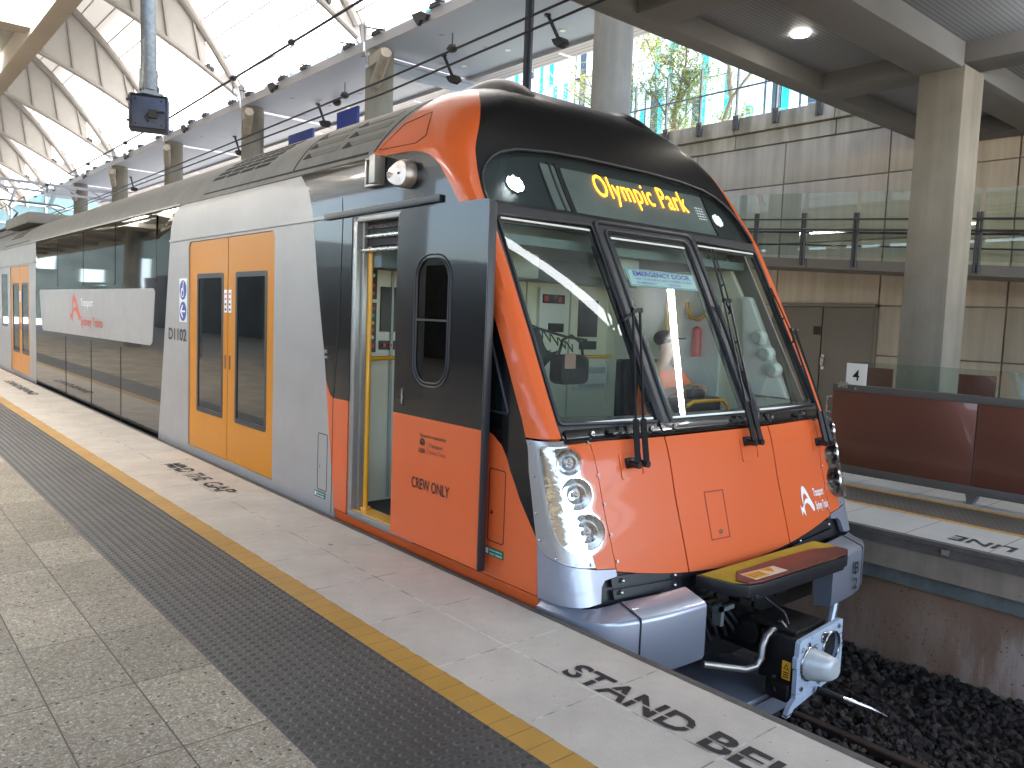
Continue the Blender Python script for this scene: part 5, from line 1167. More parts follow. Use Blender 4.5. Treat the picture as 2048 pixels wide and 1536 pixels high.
# track bed
mb = MB(); N_ = 60
mb.grid(lambda u, v: (2.3+4.5*u, -12+72*v, -1.24+.05*math.sin(u*37+v*210)*math.sin(v*530+u*11)+.06*(abs(u-.5)*2)**3), 40, 400); st('track_bed', mb, MAT_BALL, smooth=0)
rocks = MB(); rnd = random.Random(3)
ico = bmesh.new(); bmesh.ops.create_icosphere(ico, subdivisions=1, radius=1); iv = [v.co.copy() for v in ico.verts]; if_ = [tuple(v.index for v in f.verts) for f in ico.faces]; ico.free()
for k in range(5600):
    x = rnd.uniform(2.9, 6.64); y = rnd.uniform(.6, 3.4) if k < 5000 else rnd.uniform(5.2, 9); R = rnd.uniform(.016, .038); z = -1.20+.04*((abs(x-4.5)/2.2)**3)+rnd.uniform(-.02, .025)
    rm = Matrix.Rotation(rnd.uniform(0, 6.3), 3, (rnd.random()+.01, rnd.random(), rnd.random())); s_ = (rnd.uniform(.7, 1.3), rnd.uniform(.7, 1.3), rnd.uniform(.5, .9))
    j = [rnd.uniform(.72, 1.2) for _ in iv]
    rocks.add([(rm @ Vector((v.x*s_[0]*jj, v.y*s_[1]*jj, v.z*s_[2]*jj)))*R+Vector((x, y, z)) for v, jj in zip(iv, j)], if_)
o = obj('ballast_stones', rocks, MAT_STONE, None, 0); tag(o, 'dark brown ballast stones lying loose between and beside the rails', 'ballast', kind='stuff')
for k, x in enumerate((3.68, 5.12)):
    mb = MB(); mb.prism([(-.07, -1.32), (.07, -1.32), (.07, -1.305), (.012, -1.285), (.012, -1.20), (.036, -1.19), (.036, -1.158), (.028, -1.15), (-.028, -1.15), (-.036, -1.158), (-.036, -1.19), (-.012, -1.20), (-.012, -1.285), (-.07, -1.305)], lambda a, c, d, x=x: (x+a, d, c), -12, 60)
    st('rail', mb, MAT_RAIL)
mb = MB()
for k in range(30): mb.box((3.1, -2+.6*k, -1.34), (5.7, -1.75+.6*k, -1.215))
st('sleepers', mb, MAT_SLEEP, bevel=0)
# ================================================================== RETAINING WALL, FENCE, DOOR
wall = thing('retaining_wall', 'tan precast panel wall with a stained coping rising behind the far platform', 'wall', (12, 6, 0))
mb = MB(); gap = .025
ys_ = [-12, -9.0, -6.1, -3.2, -.9, 1.75, 3.90, 5.62, 7.36, 9.1, 10.9]; ys_ = [-4.92, -3.18, -1.44, .30, 2.1, 3.87, 5.60, 7.33, 9.1, 10.8, 12.5, 15.5, 18.5, 21.5, 24.5, 27.5, 30.5, 33.5, 36.5, 40, 60]
zs_ = [0, 1.20, 1.95, 2.95, 3.93, 4.61]
for i in range(len(ys_)-1):
    for j in range(len(zs_)-1):
        a, c = ys_[i]+gap/2, ys_[i+1]-gap/2
        if abs(a-5.6) < .1 and j < 2: continue
        mb.box((12.02, a, zs_[j]+.01), (12.2, c, zs_[j+1]-.01))
        if abs(ys_[i]-7.33) < .05 and j < 2: pass
obj('wall_panel', mb, MAT_WALL, wall, bevel=.006)
mb = MB(); mb.box((12.06, -4.9, 0), (12.6, 60, 4.95)); obj('wall_core', mb, MAT_CONC, wall)
mb = MB()
for y_ in [-4.51+1.83*k for k in range(17)]: mb.box((11.93, y_+.01, 4.86), (12.3, y_+1.82, 5.13)); mb.box((12.0, y_+.01, 4.62), (12.2, y_+1.82, 4.845))
obj('wall_coping', mb, MAT_WALL, wall, bevel=.008)
fence = thing('glass_fence', 'clear glass fence on dark posts along the top of the tan wall', 'fence', (12, 8, 5.13))
for k in range(-2, 12):
    y_ = 7.48+.765*k if k < 9 else 7.48+.765*k
    mb = MB(); mb.box((11.88, y_-.012, 4.95), (11.93, y_+.012, 6.10)); mb.box((11.88, y_-.055, 4.93), (11.935, y_-.02, 5.17)); mb.box((11.88, y_+.02, 4.93), (11.935, y_+.055, 5.17))
    for s_ in (-1, 1):
        for z_ in (4.98, 5.12): mb.cyl((11.885, y_+s_*.038, z_), (11.872, y_+s_*.038, z_), .008, 8)
    obj('fence_post', mb, MAT_GREYP, fence)
    mb = MB(); mb.box((11.95, y_+.02, 5.16), (11.96, y_+.745, 6.2)); obj('fence_pane', mb, MAT_CLR, fence)
mb = MB(); mb.tube([(11.91, 5.8, 5.635), (11.91, 16.7, 5.635)], .016, 8); obj('fence_rail', mb, MAT_GREYP, fence)
dd = thing('double_door', 'grey steel double door in the tan wall behind the far platform', 'door', (12, 6.46, 0))
for a, c, nm in ((6.475, 7.30, 'l'), (5.63, 6.455, 'r')):
    mb = MB(); mb.box((11.99, a, .02), (12.03, c, 1.915)); lf = obj('door_leaf', mb, MAT_DOORG, dd, bevel=.004)
    if nm == 'r':
        mb = MB(); mb.tube([(11.98, 6.41, .98), (11.93, 6.41, .98), (11.93, 6.41, 1.12), (11.98, 6.41, 1.12)], .012, 8); mb.box((11.975, 6.385, .93), (11.99, 6.435, 1.17)); obj('door_handle', mb, MAT_STEEL, lf)
    else:
        mb = MB(); mb.box((11.978, 6.48, 1.48), (11.99, 6.60, 1.61)); sgn = obj('door_sign', mb, MAT_TXT, lf)
mb = MB(); mb.box((11.97, 5.58, 0), (12.05, 5.625, 1.965)); mb.box((11.97, 7.305, 0), (12.05, 7.35, 1.965)); mb.box((11.97, 5.58, 1.925), (12.05, 7.35, 1.975)); obj('door_frame', mb, MAT_DOORG, dd, bevel=.004)
# ramp walkway in front of the wall
ramp = thing('ramp_walkway', 'raised grey ramp with glass balustrade and dark posts crossing in front of the tan wall', 'walkway', (10.6, 5, 2.4))
rz = lambda y: 2.47+.0655*(y-6.55)
mb = MB()
for (x0_, x1_, za, zb) in ((10.6, 11.99, .0, .09), (10.56, 10.62, -.005, .125)):
    for ya, yb in ((-6, 5.99), (6.0, 22)):
        mb.add([(x0_, ya, rz(ya)+za), (x1_, ya, rz(ya)+za), (x1_, yb, rz(yb)+za), (x0_, yb, rz(yb)+za), (x0_, ya, rz(ya)+zb), (x1_, ya, rz(ya)+zb), (x1_, yb, rz(yb)+zb), (x0_, yb, rz(yb)+zb)], [(0, 3, 2, 1), (4, 5, 6, 7), (0, 1, 5, 4), (1, 2, 6, 5), (2, 3, 7, 6), (3, 0, 4, 7)])
obj('ramp_deck', mb, MAT_GREYP, ramp)
for k in range(-4, 14):
    y_ = 5.30+.767*k; z_ = rz(y_); mb = MB()
    for o_ in (-.022, .022): mb.cyl((10.55, y_+o_, z_+.03), (10.55, y_+o_, z_+.76), .019, 10)
    obj('ramp_post', mb, MAT_DGREY, ramp)
    mb = MB(); y2 = y_+.75; mb.add([(10.60, y_+.03, rz(y_)+.17), (10.60, y2, rz(y2)+.17), (10.60, y2, rz(y2)+1.05), (10.60, y_+.03, rz(y_)+1.05), (10.61, y_+.03, rz(y_)+.17), (10.61, y2, rz(y2)+.17), (10.61, y2, rz(y2)+1.05), (10.61, y_+.03, rz(y_)+1.05)], [(0, 1, 2, 3), (7, 6, 5, 4), (0, 4, 5, 1), (1, 5, 6, 2), (2, 6, 7, 3), (3, 7, 4, 0)]); obj('ramp_pane', mb, MAT_CLR, ramp)
mb = MB()
for h_ in (.67, .53): mb.tube([(10.50, -6, rz(-6)+h_), (10.50, 22, rz(22)+h_)], .014, 8)
mb.tube([(11.9, -6, rz(-6)+.62), (11.9, 22, rz(22)+.62)], .018, 8); mb.tube([(11.9, -6, rz(-6)+.42), (11.9, 22, rz(22)+.42)], .012, 8)
obj('ramp_handrail', mb, MAT_DGREY, ramp)
# square column
colq = thing('square_column', 'square concrete column standing behind the brown barrier under the canopy', 'column', (8.8, 3.5, 0))
mb = MB(); mb.box((8.55, 3.30, 0), (9.05, 3.745, 4.22)); obj('column_shaft', mb, MAT_COLB, colq, bevel=.02)
# brown barrier with number sign
bar = thing('steel_barrier', 'brown steel panel barrier with grey top rail on the far platform', 'barrier', (7.96, 1, 0))
yb_ = [4.11, 2.716, 1.32, -.08, -1.48, -2.9]
for k in range(len(yb_)-1):
    mb = MB(); mb.box((7.94, yb_[k+1]+.006, .17), (8.0, yb_[k]-.006, .935)); obj('barrier_panel', mb, MAT_BROWN, bar, bevel=.003)
    mb = MB(); mb.prism([(yb_[k+1]+.03, 0), (yb_[k+1]-.01, 0), (yb_[k+1]-.06, .10), (yb_[k+1]+.05, .10)], lambda a, c, d: (d, a, c), 7.95, 8.05); obj('barrier_foot', mb, MAT_GREYP, bar)
mb = MB(); mb.box((7.93, -2.9, .935), (8.02, 4.11, 1.005)); mb.box((7.935, -2.9, .09), (8.01, 4.11, .17)); obj('barrier_rail', mb, MAT_GREYP, bar, bevel=.004)
mb = MB(); mb.box((7.975, -2.9, 1.005), (7.985, 3.93, 1.245)); obj('barrier_glass', mb, MAT_CLR, bar)
mb = MB(); mb.box((7.925, 3.95, .965), (7.935, 4.05, 1.03)); mb.cyl((7.926, 3.86, .97), (7.92, 3.86, .97), .013, 10); mb.tube([(7.96, 4.125, .70), (7.96, 4.17, .70), (7.96, 4.17, .86), (7.96, 4.125, .86)], .010, 8); obj('barrier_latch', mb, MAT_STEEL, bar)
sn = thing('platform_sign', 'small white sign with the number 4 standing on the end of the brown barrier', 'sign', (7.95, 3.87, 1.005))
mb = MB(); mb.box((7.935, 3.765, 1.006), (7.945, 3.975, 1.225)); obj('sign_plate', mb, MAT_WHITE, sn)
text('sign_number', '4', (3.905, 1.05, 3.835, 1.16), lambda a, c: (7.935, a, c), MAT_TXT, sn, off=.003, out=(-1, 0, 0), bold=.01)
for k, (a, c, lb) in enumerate(((4.20, 4.55, 'brown slatted bench back seen beside the number 4 sign'), (3.10, 3.62, 'brown slatted bench back seen to the right of the square column'))):
    bn = thing('platform_bench', lb, 'bench', (9.6, (a+c)/2, 0), 'brown benches on the far platform')
    mb = MB(); mb.box((9.5, a, .55), (9.54, c, 1.125)); obj('bench_back', mb, MAT_BRSEAT, bn, bevel=.008)
    mb = MB(); mb.box((9.54, a, .40), (9.95, c, .44)); obj('bench_seat', mb, MAT_BRSEAT, bn, bevel=.008)
    for y_ in (a+.05, c-.05): mb = MB(); mb.box((9.52, y_-.02, 0), (9.9, y_+.02, .40)); obj('bench_leg', mb, MAT_GREYP, bn)
hb = thing('service_post', 'short grey service post behind the brown barrier near the right edge', 'post', (9.3, 2.75, 0)); mb = MB(); mb.box((9.28, 2.68, 0), (9.36, 2.78, 1.20)); mb.box((9.28, 2.60, 1.16), (9.36, 2.78, 1.20)); obj('post_body', mb, MAT_SOFF, hb, bevel=.01)
# ================================================================== BRIDGE CANOPY OVER THE CAMERA
can = thing('concrete_canopy', 'dark grey concrete beam canopy with slatted soffit over the near end of the station', 'canopy', (8, 0, 4.3))
mb = MB()
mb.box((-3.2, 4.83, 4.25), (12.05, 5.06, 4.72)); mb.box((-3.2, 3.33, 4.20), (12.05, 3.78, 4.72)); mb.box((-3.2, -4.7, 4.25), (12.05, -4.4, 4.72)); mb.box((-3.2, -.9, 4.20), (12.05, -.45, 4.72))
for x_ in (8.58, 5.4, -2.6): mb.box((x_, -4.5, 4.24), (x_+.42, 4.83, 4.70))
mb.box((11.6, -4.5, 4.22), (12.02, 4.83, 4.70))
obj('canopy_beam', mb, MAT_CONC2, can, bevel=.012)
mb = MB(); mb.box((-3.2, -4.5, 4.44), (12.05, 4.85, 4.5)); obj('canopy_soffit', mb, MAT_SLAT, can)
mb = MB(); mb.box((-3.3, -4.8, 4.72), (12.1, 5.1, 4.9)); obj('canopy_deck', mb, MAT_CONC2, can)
mb = MB(); mb.cyl((7.28, 4.36, 4.438), (7.28, 4.36, 4.425), .085, 24); obj('canopy_downlight', mb, MAT_LITD, can)
mb = MB(); mb.cyl((7.35, 4.30, 4.439), (7.35, 4.30, 4.420), .13, 24); mb2 = MB()
for (x_, y_) in ((10.6, 2.2),): mb2.cyl((x_, y_, 4.439), (x_, y_, 4.43), .06, 16)
obj('canopy_sensor', mb2, MAT_GREYP, can)
ls = thing('reflection_strip', 'unseen glowing strip added under the canopy to streak the middle windscreen pane', 'light', (8, 0, 4.4))  # out-of-view glowing strip added, slanted to put a streak in the windscreen
mb = MB(); mb.bar((7.9, 2.13, 4.15), (9.75, .12, 4.15), .07, .05); obj('glow_strip', mb, MAT_GLOW, ls)
ls2 = thing('reflection_strip', 'unseen soft glowing strip added under the canopy to streak the near windscreen pane', 'light', (5, 2, 4.4))  # second added strip, dimmer, for the diagonal streak in the near pane
mb = MB(); mb.bar((3.3, 3.30, 4.15), (7.6, 1.35, 4.15), .10, .05); obj('glow_strip', mb, MAT_GLOW2, ls2)
# near platform canopy
nc = thing('platform_canopy', 'pale concrete canopy with slatted soffit and light panels over the near platform', 'canopy', (0, 14, 4.3))
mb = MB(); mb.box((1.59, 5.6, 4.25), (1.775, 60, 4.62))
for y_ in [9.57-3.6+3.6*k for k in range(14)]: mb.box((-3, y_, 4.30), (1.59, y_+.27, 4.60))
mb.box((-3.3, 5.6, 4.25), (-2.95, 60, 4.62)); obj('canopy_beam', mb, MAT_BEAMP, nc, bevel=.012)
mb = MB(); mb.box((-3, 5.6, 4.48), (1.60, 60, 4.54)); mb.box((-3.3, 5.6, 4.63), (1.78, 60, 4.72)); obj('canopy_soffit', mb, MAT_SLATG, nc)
for (x_, y_) in [(1.48, 8.75+3.6*k) for k in range(10)]+[(-1.4, 8.75+3.6*k) for k in range(6)]:
    mb = MB(); mb.box((x_-.02, y_-.70, 4.44), (x_+.10, y_+.75, 4.479)); obj('light_panel', mb, MAT_LIT, nc)
for y_ in (12.5, 18.7, 24.9, 31.1):
    pc_ = thing('round_column', 'round concrete column carrying the near platform canopy', 'column', (-2.5, y_, 0), 'columns under the near canopy'); mb = MB(); mb.cyl((-2.5, y_, 0), (-2.5, y_, 4.5), .3, 24); obj('column_shaft', mb, MAT_CONC, pc_)
mb = MB(); mb.box((-11.2, -12, 0), (-11, 60, 3.5)); w0 = obj('dark_reflection_wall', mb, M('dark reflection wall', (.045, .04, .035), .7, var=.7, vscale=.7)); tag(w0, 'unseen low dark wall added behind the near platform for the train side to reflect', 'wall')  # out-of-view wall added so the black train panels reflect something dark
# ================================================================== COLUMNS AND SOFFIT OF THE FAR SIDE
colt = None; names = ['nearest round concrete column, close beside the canopy edge with a vertical joint', 'second round concrete column from the canopy, with a steel pipe bracket at its head', 'third round concrete column from the canopy, seen over the train roof', 'fourth round concrete column from the canopy, seen over the train roof', 'fifth round concrete column from the canopy, low over the train roof', 'farthest round concrete column, beside the raised pantograph']
for k in range(6):
    y_ = 7.82+6.25*k; c_ = thing('round_column', names[k], 'column', (8.3, y_, 0), 'round columns along the far side of the track')
    mb = MB(); mb.cyl((8.3, y_, 0), (8.3, y_, 6.66), .275, 32); mb.box((8.018, y_-.012, 0), (8.03, y_+.012, 6.5)); obj('column_shaft', mb, MAT_COLB, c_)
    if k: mb = MB(); mb.cyl((7.72, y_-1.2, 6.26), (8.0, y_-.35, 5.93), .10, 16); mb.bar((8.1, y_, 6.4), (7.8, y_-1.0, 6.3), .14, .2); obj('pipe_bracket', mb, MAT_CONC, c_)
for k in range(7):
    a = 1.75+6.25*k; s_ = thing('soffit_bay', ['white panelled soffit bay ending at the nearest round column', 'white panelled soffit bay between the first and second round columns', 'white panelled soffit bay between the second and third round columns', 'white panelled soffit bay between the third and fourth round columns', 'white panelled soffit bay between the fourth and fifth round columns', 'white panelled soffit bay beyond the fifth round column', 'farthest white panelled soffit bay over the far platform'][k], 'soffit', (9.3, a+3, 6.7), 'white soffit bays over the far platform')
    o_ = .0
    mb = MB(); mb.box((8.06, a, 6.66), (10.56, a+6.17, 6.72)); sf = obj('soffit_panel', mb, MAT_SOFF, s_)
    mb = MB(); mb.box((8.02, a, 6.655), (8.06, a+6.17, 6.84)); mb.box((10.50, a, 6.60), (10.60, a+6.17, 6.76)); mb.box((8.06, a-.02, 6.62), (10.5, a+.04, 6.70)) if k else None; obj('soffit_fascia', mb, MAT_FASC, s_)
    for (x_, y_) in ((9.93, 2.6), (9.53, 2.75), (9.93, 4.1), (9.55, 4.3), (9.15, 4.0), (9.93, 5.5), (9.55, 5.75), (8.6, 4.4)):
        mb = MB(); mb.cyl((x_, a+y_, 6.662), (x_, a+y_, 6.650), .055, 14); obj('soffit_light', mb, MAT_FASC if x_ != 9.93 else MAT_WHITE, s_)
    for yy, lb in ((8.33, 'floodlight hanging from the soffit beside the canopy edge'), (11.36-8.0+8, 'floodlight')):
        pass
fk = ['black floodlight on an arm nearest the concrete canopy', 'black floodlight on an arm above the black train nose', 'black floodlight on an arm between the second and third round columns', 'black floodlight on an arm beyond the third round column', 'black floodlight on an arm beyond the fourth round column', 'black floodlight on an arm far over the train roof']
for k, y_ in enumerate((10.25, 13.25, 18.6, 24.0, 29.5, 35.0)):
    f_l = thing('floodlight', fk[k], 'floodlight', (9.3, y_, 6.65), 'floodlights hanging from the far soffit')
    mb = MB(); mb.bar((9.25, y_, 6.66), (9.30, y_-.25, 6.20), .035, .05); mb.cyl((9.25, y_, 6.66), (9.25, y_, 6.63), .06, 12); obj('floodlight_arm', mb, MAT_DGREY, f_l)
    mb = MB(); mb.prism([(-.12, .0), (.10, .02), (.16, -.10), (.02, -.19), (-.06, -.12)], lambda a, c, d, y_=y_: (9.3+a*.25+d, y_-.27-a*.75, 6.20+c*.75), -.09, .09); obj('floodlight_head', mb, MAT_TXT, f_l, bevel=.01)
fx = thing('metal_roof', 'grey corrugated metal roof beyond the white soffit', 'roof', (12, 20, 6.6))
mb = MB()
def cor(u, v): x = 10.60+1.5*u if False else 10.60+.62*u; return (x, 5+45*v, 6.62+.02*math.sin(x*48)+.0*v)
for k in range(8):
    y_ = 6.5+5.0*k; mb.add([(10.6, y_, 6.63), (11.02, y_, 6.63), (11.02, y_+4.9, 6.63), (10.6, y_+4.9, 6.63), (10.6, y_, 6.75), (11.02, y_, 6.75), (11.02, y_+4.9, 6.75), (10.6, y_+4.9, 6.75)], [(0, 3, 2, 1), (4, 5, 6, 7), (0, 1, 5, 4), (1, 2, 6, 5), (2, 3, 7, 6), (3, 0, 4, 7)])
    for j in range(8): mb.add([(10.62+.05*j, y_, 6.63), (10.645+.05*j, y_-.10, 6.60), (10.67+.05*j, y_, 6.63)], [(0, 1, 2)])
obj('roof_sheet', mb, MAT_CORR, fx)
tb = thing('steel_cross_beam', 'white steel beam running across behind the second round column', 'beam', (9, 11, 5.6)); mb = MB(); mb.box((8.0, 14.0, 6.30), (14, 14.12, 6.36)); mb.box((8.0, 14.0, 6.52), (14, 14.12, 6.58)); mb.box((8.0, 14.05, 6.36), (14, 14.07, 6.52)); obj('beam_flanges', mb, MAT_SOFF, tb)
bs = thing('blue_sign_board', 'large blue hanging sign board behind the second round column', 'sign', (9.6, 17.2, 6)); mb = MB(); mb.box((9.4, 16.9, 5.55), (9.46, 17.9, 6.35)); obj('sign_board', mb, MAT_BLUE, bs); mb = MB(); mb.box((9.4, 19.2, 5.6), (9.46, 20.6, 6.2)); obj('sign_board', mb, MAT_BLUE, bs)
cc = thing('dome_camera', 'small dark dome camera under the soffit above the blue sign board', 'camera', (9.4, 18.2, 6.6)); mb = MB(); mb.ball((9.4, 17.9, 6.60), .11, 14, sc=(1, 1, .8)); obj('camera_dome', mb, MAT_TXT, cc)
pf_ = thing('upper_balustrade', 'glass balustrade with steel posts on the upper level, above the train roof', 'fence', (10.2, 22, 5.3))
for k in range(14):
    mb = MB(); mb.box((10.0, 17+1.1*k, 4.6), (10.05, 17.06+1.1*k, 5.75)); obj('balustrade_post', mb, MAT_GREYF, pf_)
mb = MB(); mb.box((10.03, 17, 4.7), (10.04, 32, 5.6)); obj('balustrade_glass', mb, MAT_CLR, pf_)
hp = thing('steel_post', 'tall dark steel post rising behind the train nose', 'post', (7.9, 9.1, 0)); mb = MB(); mb.box((7.72, 9.0, -.0), (7.84, 9.03, 8)); mb.box((7.76, 8.94, 0), (7.80, 9.09, 8)); obj('post_shaft', mb, MAT_DGREY, hp)
# ================================================================== VAULTED ROOF
vr = thing('vaulted_roof', 'white barrel vault roof of translucent sheeting on curved trusses over the tracks', 'roof', (-2.25, 25, 7))
CXU, CZU, RU = -2.25, .73, 12.1; CXL, CZL, RL = -1.7, -8.6, 18.35
def up(a): return (CXU+RU*math.sin(a), CZU+RU*math.cos(a))
A0 = rad(59.0)
mb = MB(); n = 60
mb.grid(lambda u, v: (lambda p: (p[0], 1.0+58*v, p[1]))((CXU+(RU+.12)*math.sin(-A0+2*A0*u), CZU+(RU+.12)*math.cos(-A0+2*A0*u))), n, 20)
obj('roof_sheeting', mb, MAT_SHEET, vr, 60)
mb = MB()
for k in range(-26, 27):
    a = A0*k/26; x, z = CXU+(RU+.10)*math.sin(a), CZU+(RU+.10)*math.cos(a); mb.box((x-.012, 1.0, z-.012), (x+.012, 59, z+.012))
obj('sheeting_seam', mb, M('seam line', (.34, .31, .28), .6), vr)
zf = 6.95
for q in range(9):
    y_ = 8.3+6.15*q; mb = MB()
    if y_ > 58: continue
    pu = [(lambda p: (p[0], y_, p[1]))(up(rad(-57.8+115.6*i/48))) for i in range(49)]
    mb.tube(pu, .11, 10)
    al = math.asin((8.0-CXL)/RL)
    pl_ = [(CXL+RL*math.sin(-al*1.13+(2.13*al)*i/40), y_, CZL+RL*math.cos(-al*1.13+(2.13*al)*i/40)) for i in range(41)]
    pl_ = [p for p in pl_ if p[2] > 6.9]; mb.tube(pl_, .07, 10)
    for i in range(-14, 15):
        x = .2+ (i)*.78-2.2+1.9
        if abs(x-CXU) > 10.0: continue
        zu = CZU+math.sqrt(RU*RU-(x-CXU)**2); zl = CZL+math.sqrt(max(0, RL*RL-(x-CXL)**2))
        if zu > zl+.15 and zl > 6.8: mb.bar((x+.16, y_, zl-.02), (x-.05, y_, zu), .05, .05)
    for s_ in (1,):
        mb.prism([(7.55, 7.35), (7.9, 7.75), (8.12, 6.75)], pfy, y_-.02, y_+.02); mb.cyl((8.05, y_, 7.55), (8.25, y_+.1, 6.66), .09, 10)
    for (x, z) in ((7.35, 7.46), (7.25, 7.52)): mb.box((x-.04, y_-.10, z-.05), (x+.03, y_+.10, z+.05), 1)
    for (x, z) in ((7.78, 8.02), (7.70, 8.12)): mb.box((x-.05, y_-.14, z-.04), (x+.05, y_+.14, z+.04), 1)
    mb.tube([(8.15, y_-.4, 8.9), (8.12, y_-.2, 7.6), (8.2, y_, 6.9)], .05, 8)
    tr_ = obj('roof_truss', mb, [MAT_RIB, MAT_DGREY], vr)
    mb = MB(); xs_ = [-9.6+.6*i for i in range(30) if -9.6+.6*i < 7.5]; y_ += .03; zz = lambda x: (CZL+math.sqrt(RL*RL-(x-CXL)**2), CZU+math.sqrt(RU*RU-(x-CXU)**2)); vv_ = [(x, y_, z_) for x in xs_ for z_ in zz(x)]
    mb.add(vv_, [(2*i, 2*i+2, 2*i+3, 2*i+1) for i in range(len(xs_)-1)]); obj('truss_infill', mb, MAT_INFILL, tr_, 0)
for q in range(9):
    y_ = 5.2+6.15*q; mb = MB()
    if y_ < 9: continue
# drip clamps and small debris on the soffit edge
clp = thing('bird_netting_bracket', 'row of bent metal brackets along the left edge of the white soffit', 'bracket', (8.0, 20, 6.85))
mb = MB()
for k in range(26):
    y_ = 8.4+1.55*k+(.4 if k % 2 else 0); mb.bar((8.0, y_, 6.86), (7.80, y_+.28, 6.93), .05, .02); mb.box((7.98, y_+.1, 6.84), (8.10, y_+.42, 6.92))
    if k % 4 == 2: mb.prism([(0, 0), (.30, -.02), (.5, -.12), (.42, -.20), (.28, -.16), (.2, -.24), (.08, -.12)], lambda a, c, d, y_=y_: (7.95+d, y_+.9-a, 6.86+c), -.02, .05)
obj('brackets', mb, MAT_DGREY, clp)
# ================================================================== OVERHEAD WIRES
def wire(label, pts, r, drop=None):
    w_ = thing('overhead_wire', label, 'wire', pts[0], 'overhead wires above the track'); mb = MB(); mb.tube(pts, r, 6); obj('cable', mb, MAT_DGREY, w_)
    if drop:
        mb = MB()
        for p, q in drop: mb = MB(); mb.tube([p, q], .007, 6); mb.ball(p, .05, 8, sc=(1, 1.3, .8)); obj('dropper', mb, MAT_DGREY, w_)
    return w_
wire('thick upper catenary cable crossing in front of the vault', [(4.4, 2, 5.02), (4.4, 7.85, 4.90), (4.4, 14.3, 4.71), (4.4, 22, 4.62), (4.4, 40, 4.6), (4.4, 60, 4.9)], .017, [((4.4, 9.6, 4.86), (4.4, 9.6, 4.45)), ((4.4, 11.5, 4.80), (4.4, 11.5, 4.42)), ((4.4, 17, 4.67), (4.4, 17, 4.5)), ((4.4, 20, 4.63), (4.4, 20, 4.4)), ((4.4, 24.5, 4.62), (4.4, 24.5, 4.4))])
wire('upper of the two contact wires running over the train roof', [(4.45, 2, 4.10), (4.45, 4.7, 4.06), (4.4, 7.5, 3.96), (4.35, 11.2, 3.88), (4.4, 19, 3.82), (4.4, 60, 3.9)], .012, [((4.42, 6.2, 4.02), (4.42, 6.2, 4.16)), ((4.40, 8.2, 3.96), (4.40, 8.2, 4.10))])
wire('lower of the two contact wires running over the train roof', [(4.50, 2, 4.02), (4.5, 4.6, 3.98), (4.5, 7.5, 3.88), (4.4, 11.2, 3.81), (4.4, 19, 3.76), (4.4, 60, 3.8)], .012)
# signal box on a hanging pole
sb = thing('hanging_box', 'dark blue-grey metal box hanging from a galvanised pole over the platform', 'signal box', (2.42, 8.7, 3.5))
yb0 = 8.7
mb = MB(); mb.cyl((2.47, yb0, 3.76), (2.47, yb0, 8.9), .075, 20); mb.cyl((2.47, yb0, 3.70), (2.47, yb0, 3.90), .088, 20); obj('hanging_pole', mb, MAT_GALV, sb)
mb = MB(); mb.box((2.38, yb0-.10, 3.645), (2.58, yb0+.08, 3.67)); mb.box((2.41, yb0-.07, 3.67), (2.53, yb0+.05, 3.72)); mb.cyl((2.40, yb0-.05, 3.62), (2.40, yb0-.05, 3.74), .012, 8); mb.cyl((2.55, yb0-.05, 3.62), (2.55, yb0-.05, 3.74), .012, 8); obj('pole_flange', mb, MAT_GALV, sb)
RB = Matrix.Translation((2.475, yb0, 3.47)) @ Matrix.Rotation(rad(-20), 4, 'Z')
mb = MB(); mb.box((-.185, -.09, -.18), (.185, .09, .18), T=RB); bx0 = obj('box_case', mb, M('box blue grey', (.055, .065, .10), .42, .3, var=.15, vscale=10), sb, bevel=.025)
mb = MB()
def rb_(pts): return [RB @ Vector(p) for p in pts]
mb.tube(rb_([(-.165, -.098, -.16), (.165, -.098, -.16), (.165, -.098, .16), (-.165, -.098, .16), (-.165, -.098, -.16)]), .010, 8); mb.box((-.20, -.11, .09), (-.15, -.08, .11), T=RB); mb.box((-.20, -.11, -.11), (-.15, -.08, -.09), T=RB)
for a, c in ((-.12, .12), (.12, .12), (-.12, -.12), (.12, -.12)): mb.ball(RB @ Vector((a, -.097, c)), .008, 8)
obj('box_lid_seal', mb, MAT_TXT, bx0)
mb = MB(); mb.box((.0, -.14, -.06), (.08, -.095, .02), T=RB); mb.tube(rb_([(.04, -.12, .0), (.15, -.13, .005)]), .012, 8); mb.tube(rb_([(.0, -.12, -.02), (-.03, -.13, -.06), (.0, -.13, -.10)]), .009, 8); obj('box_latch', mb, MAT_TXT, bx0)
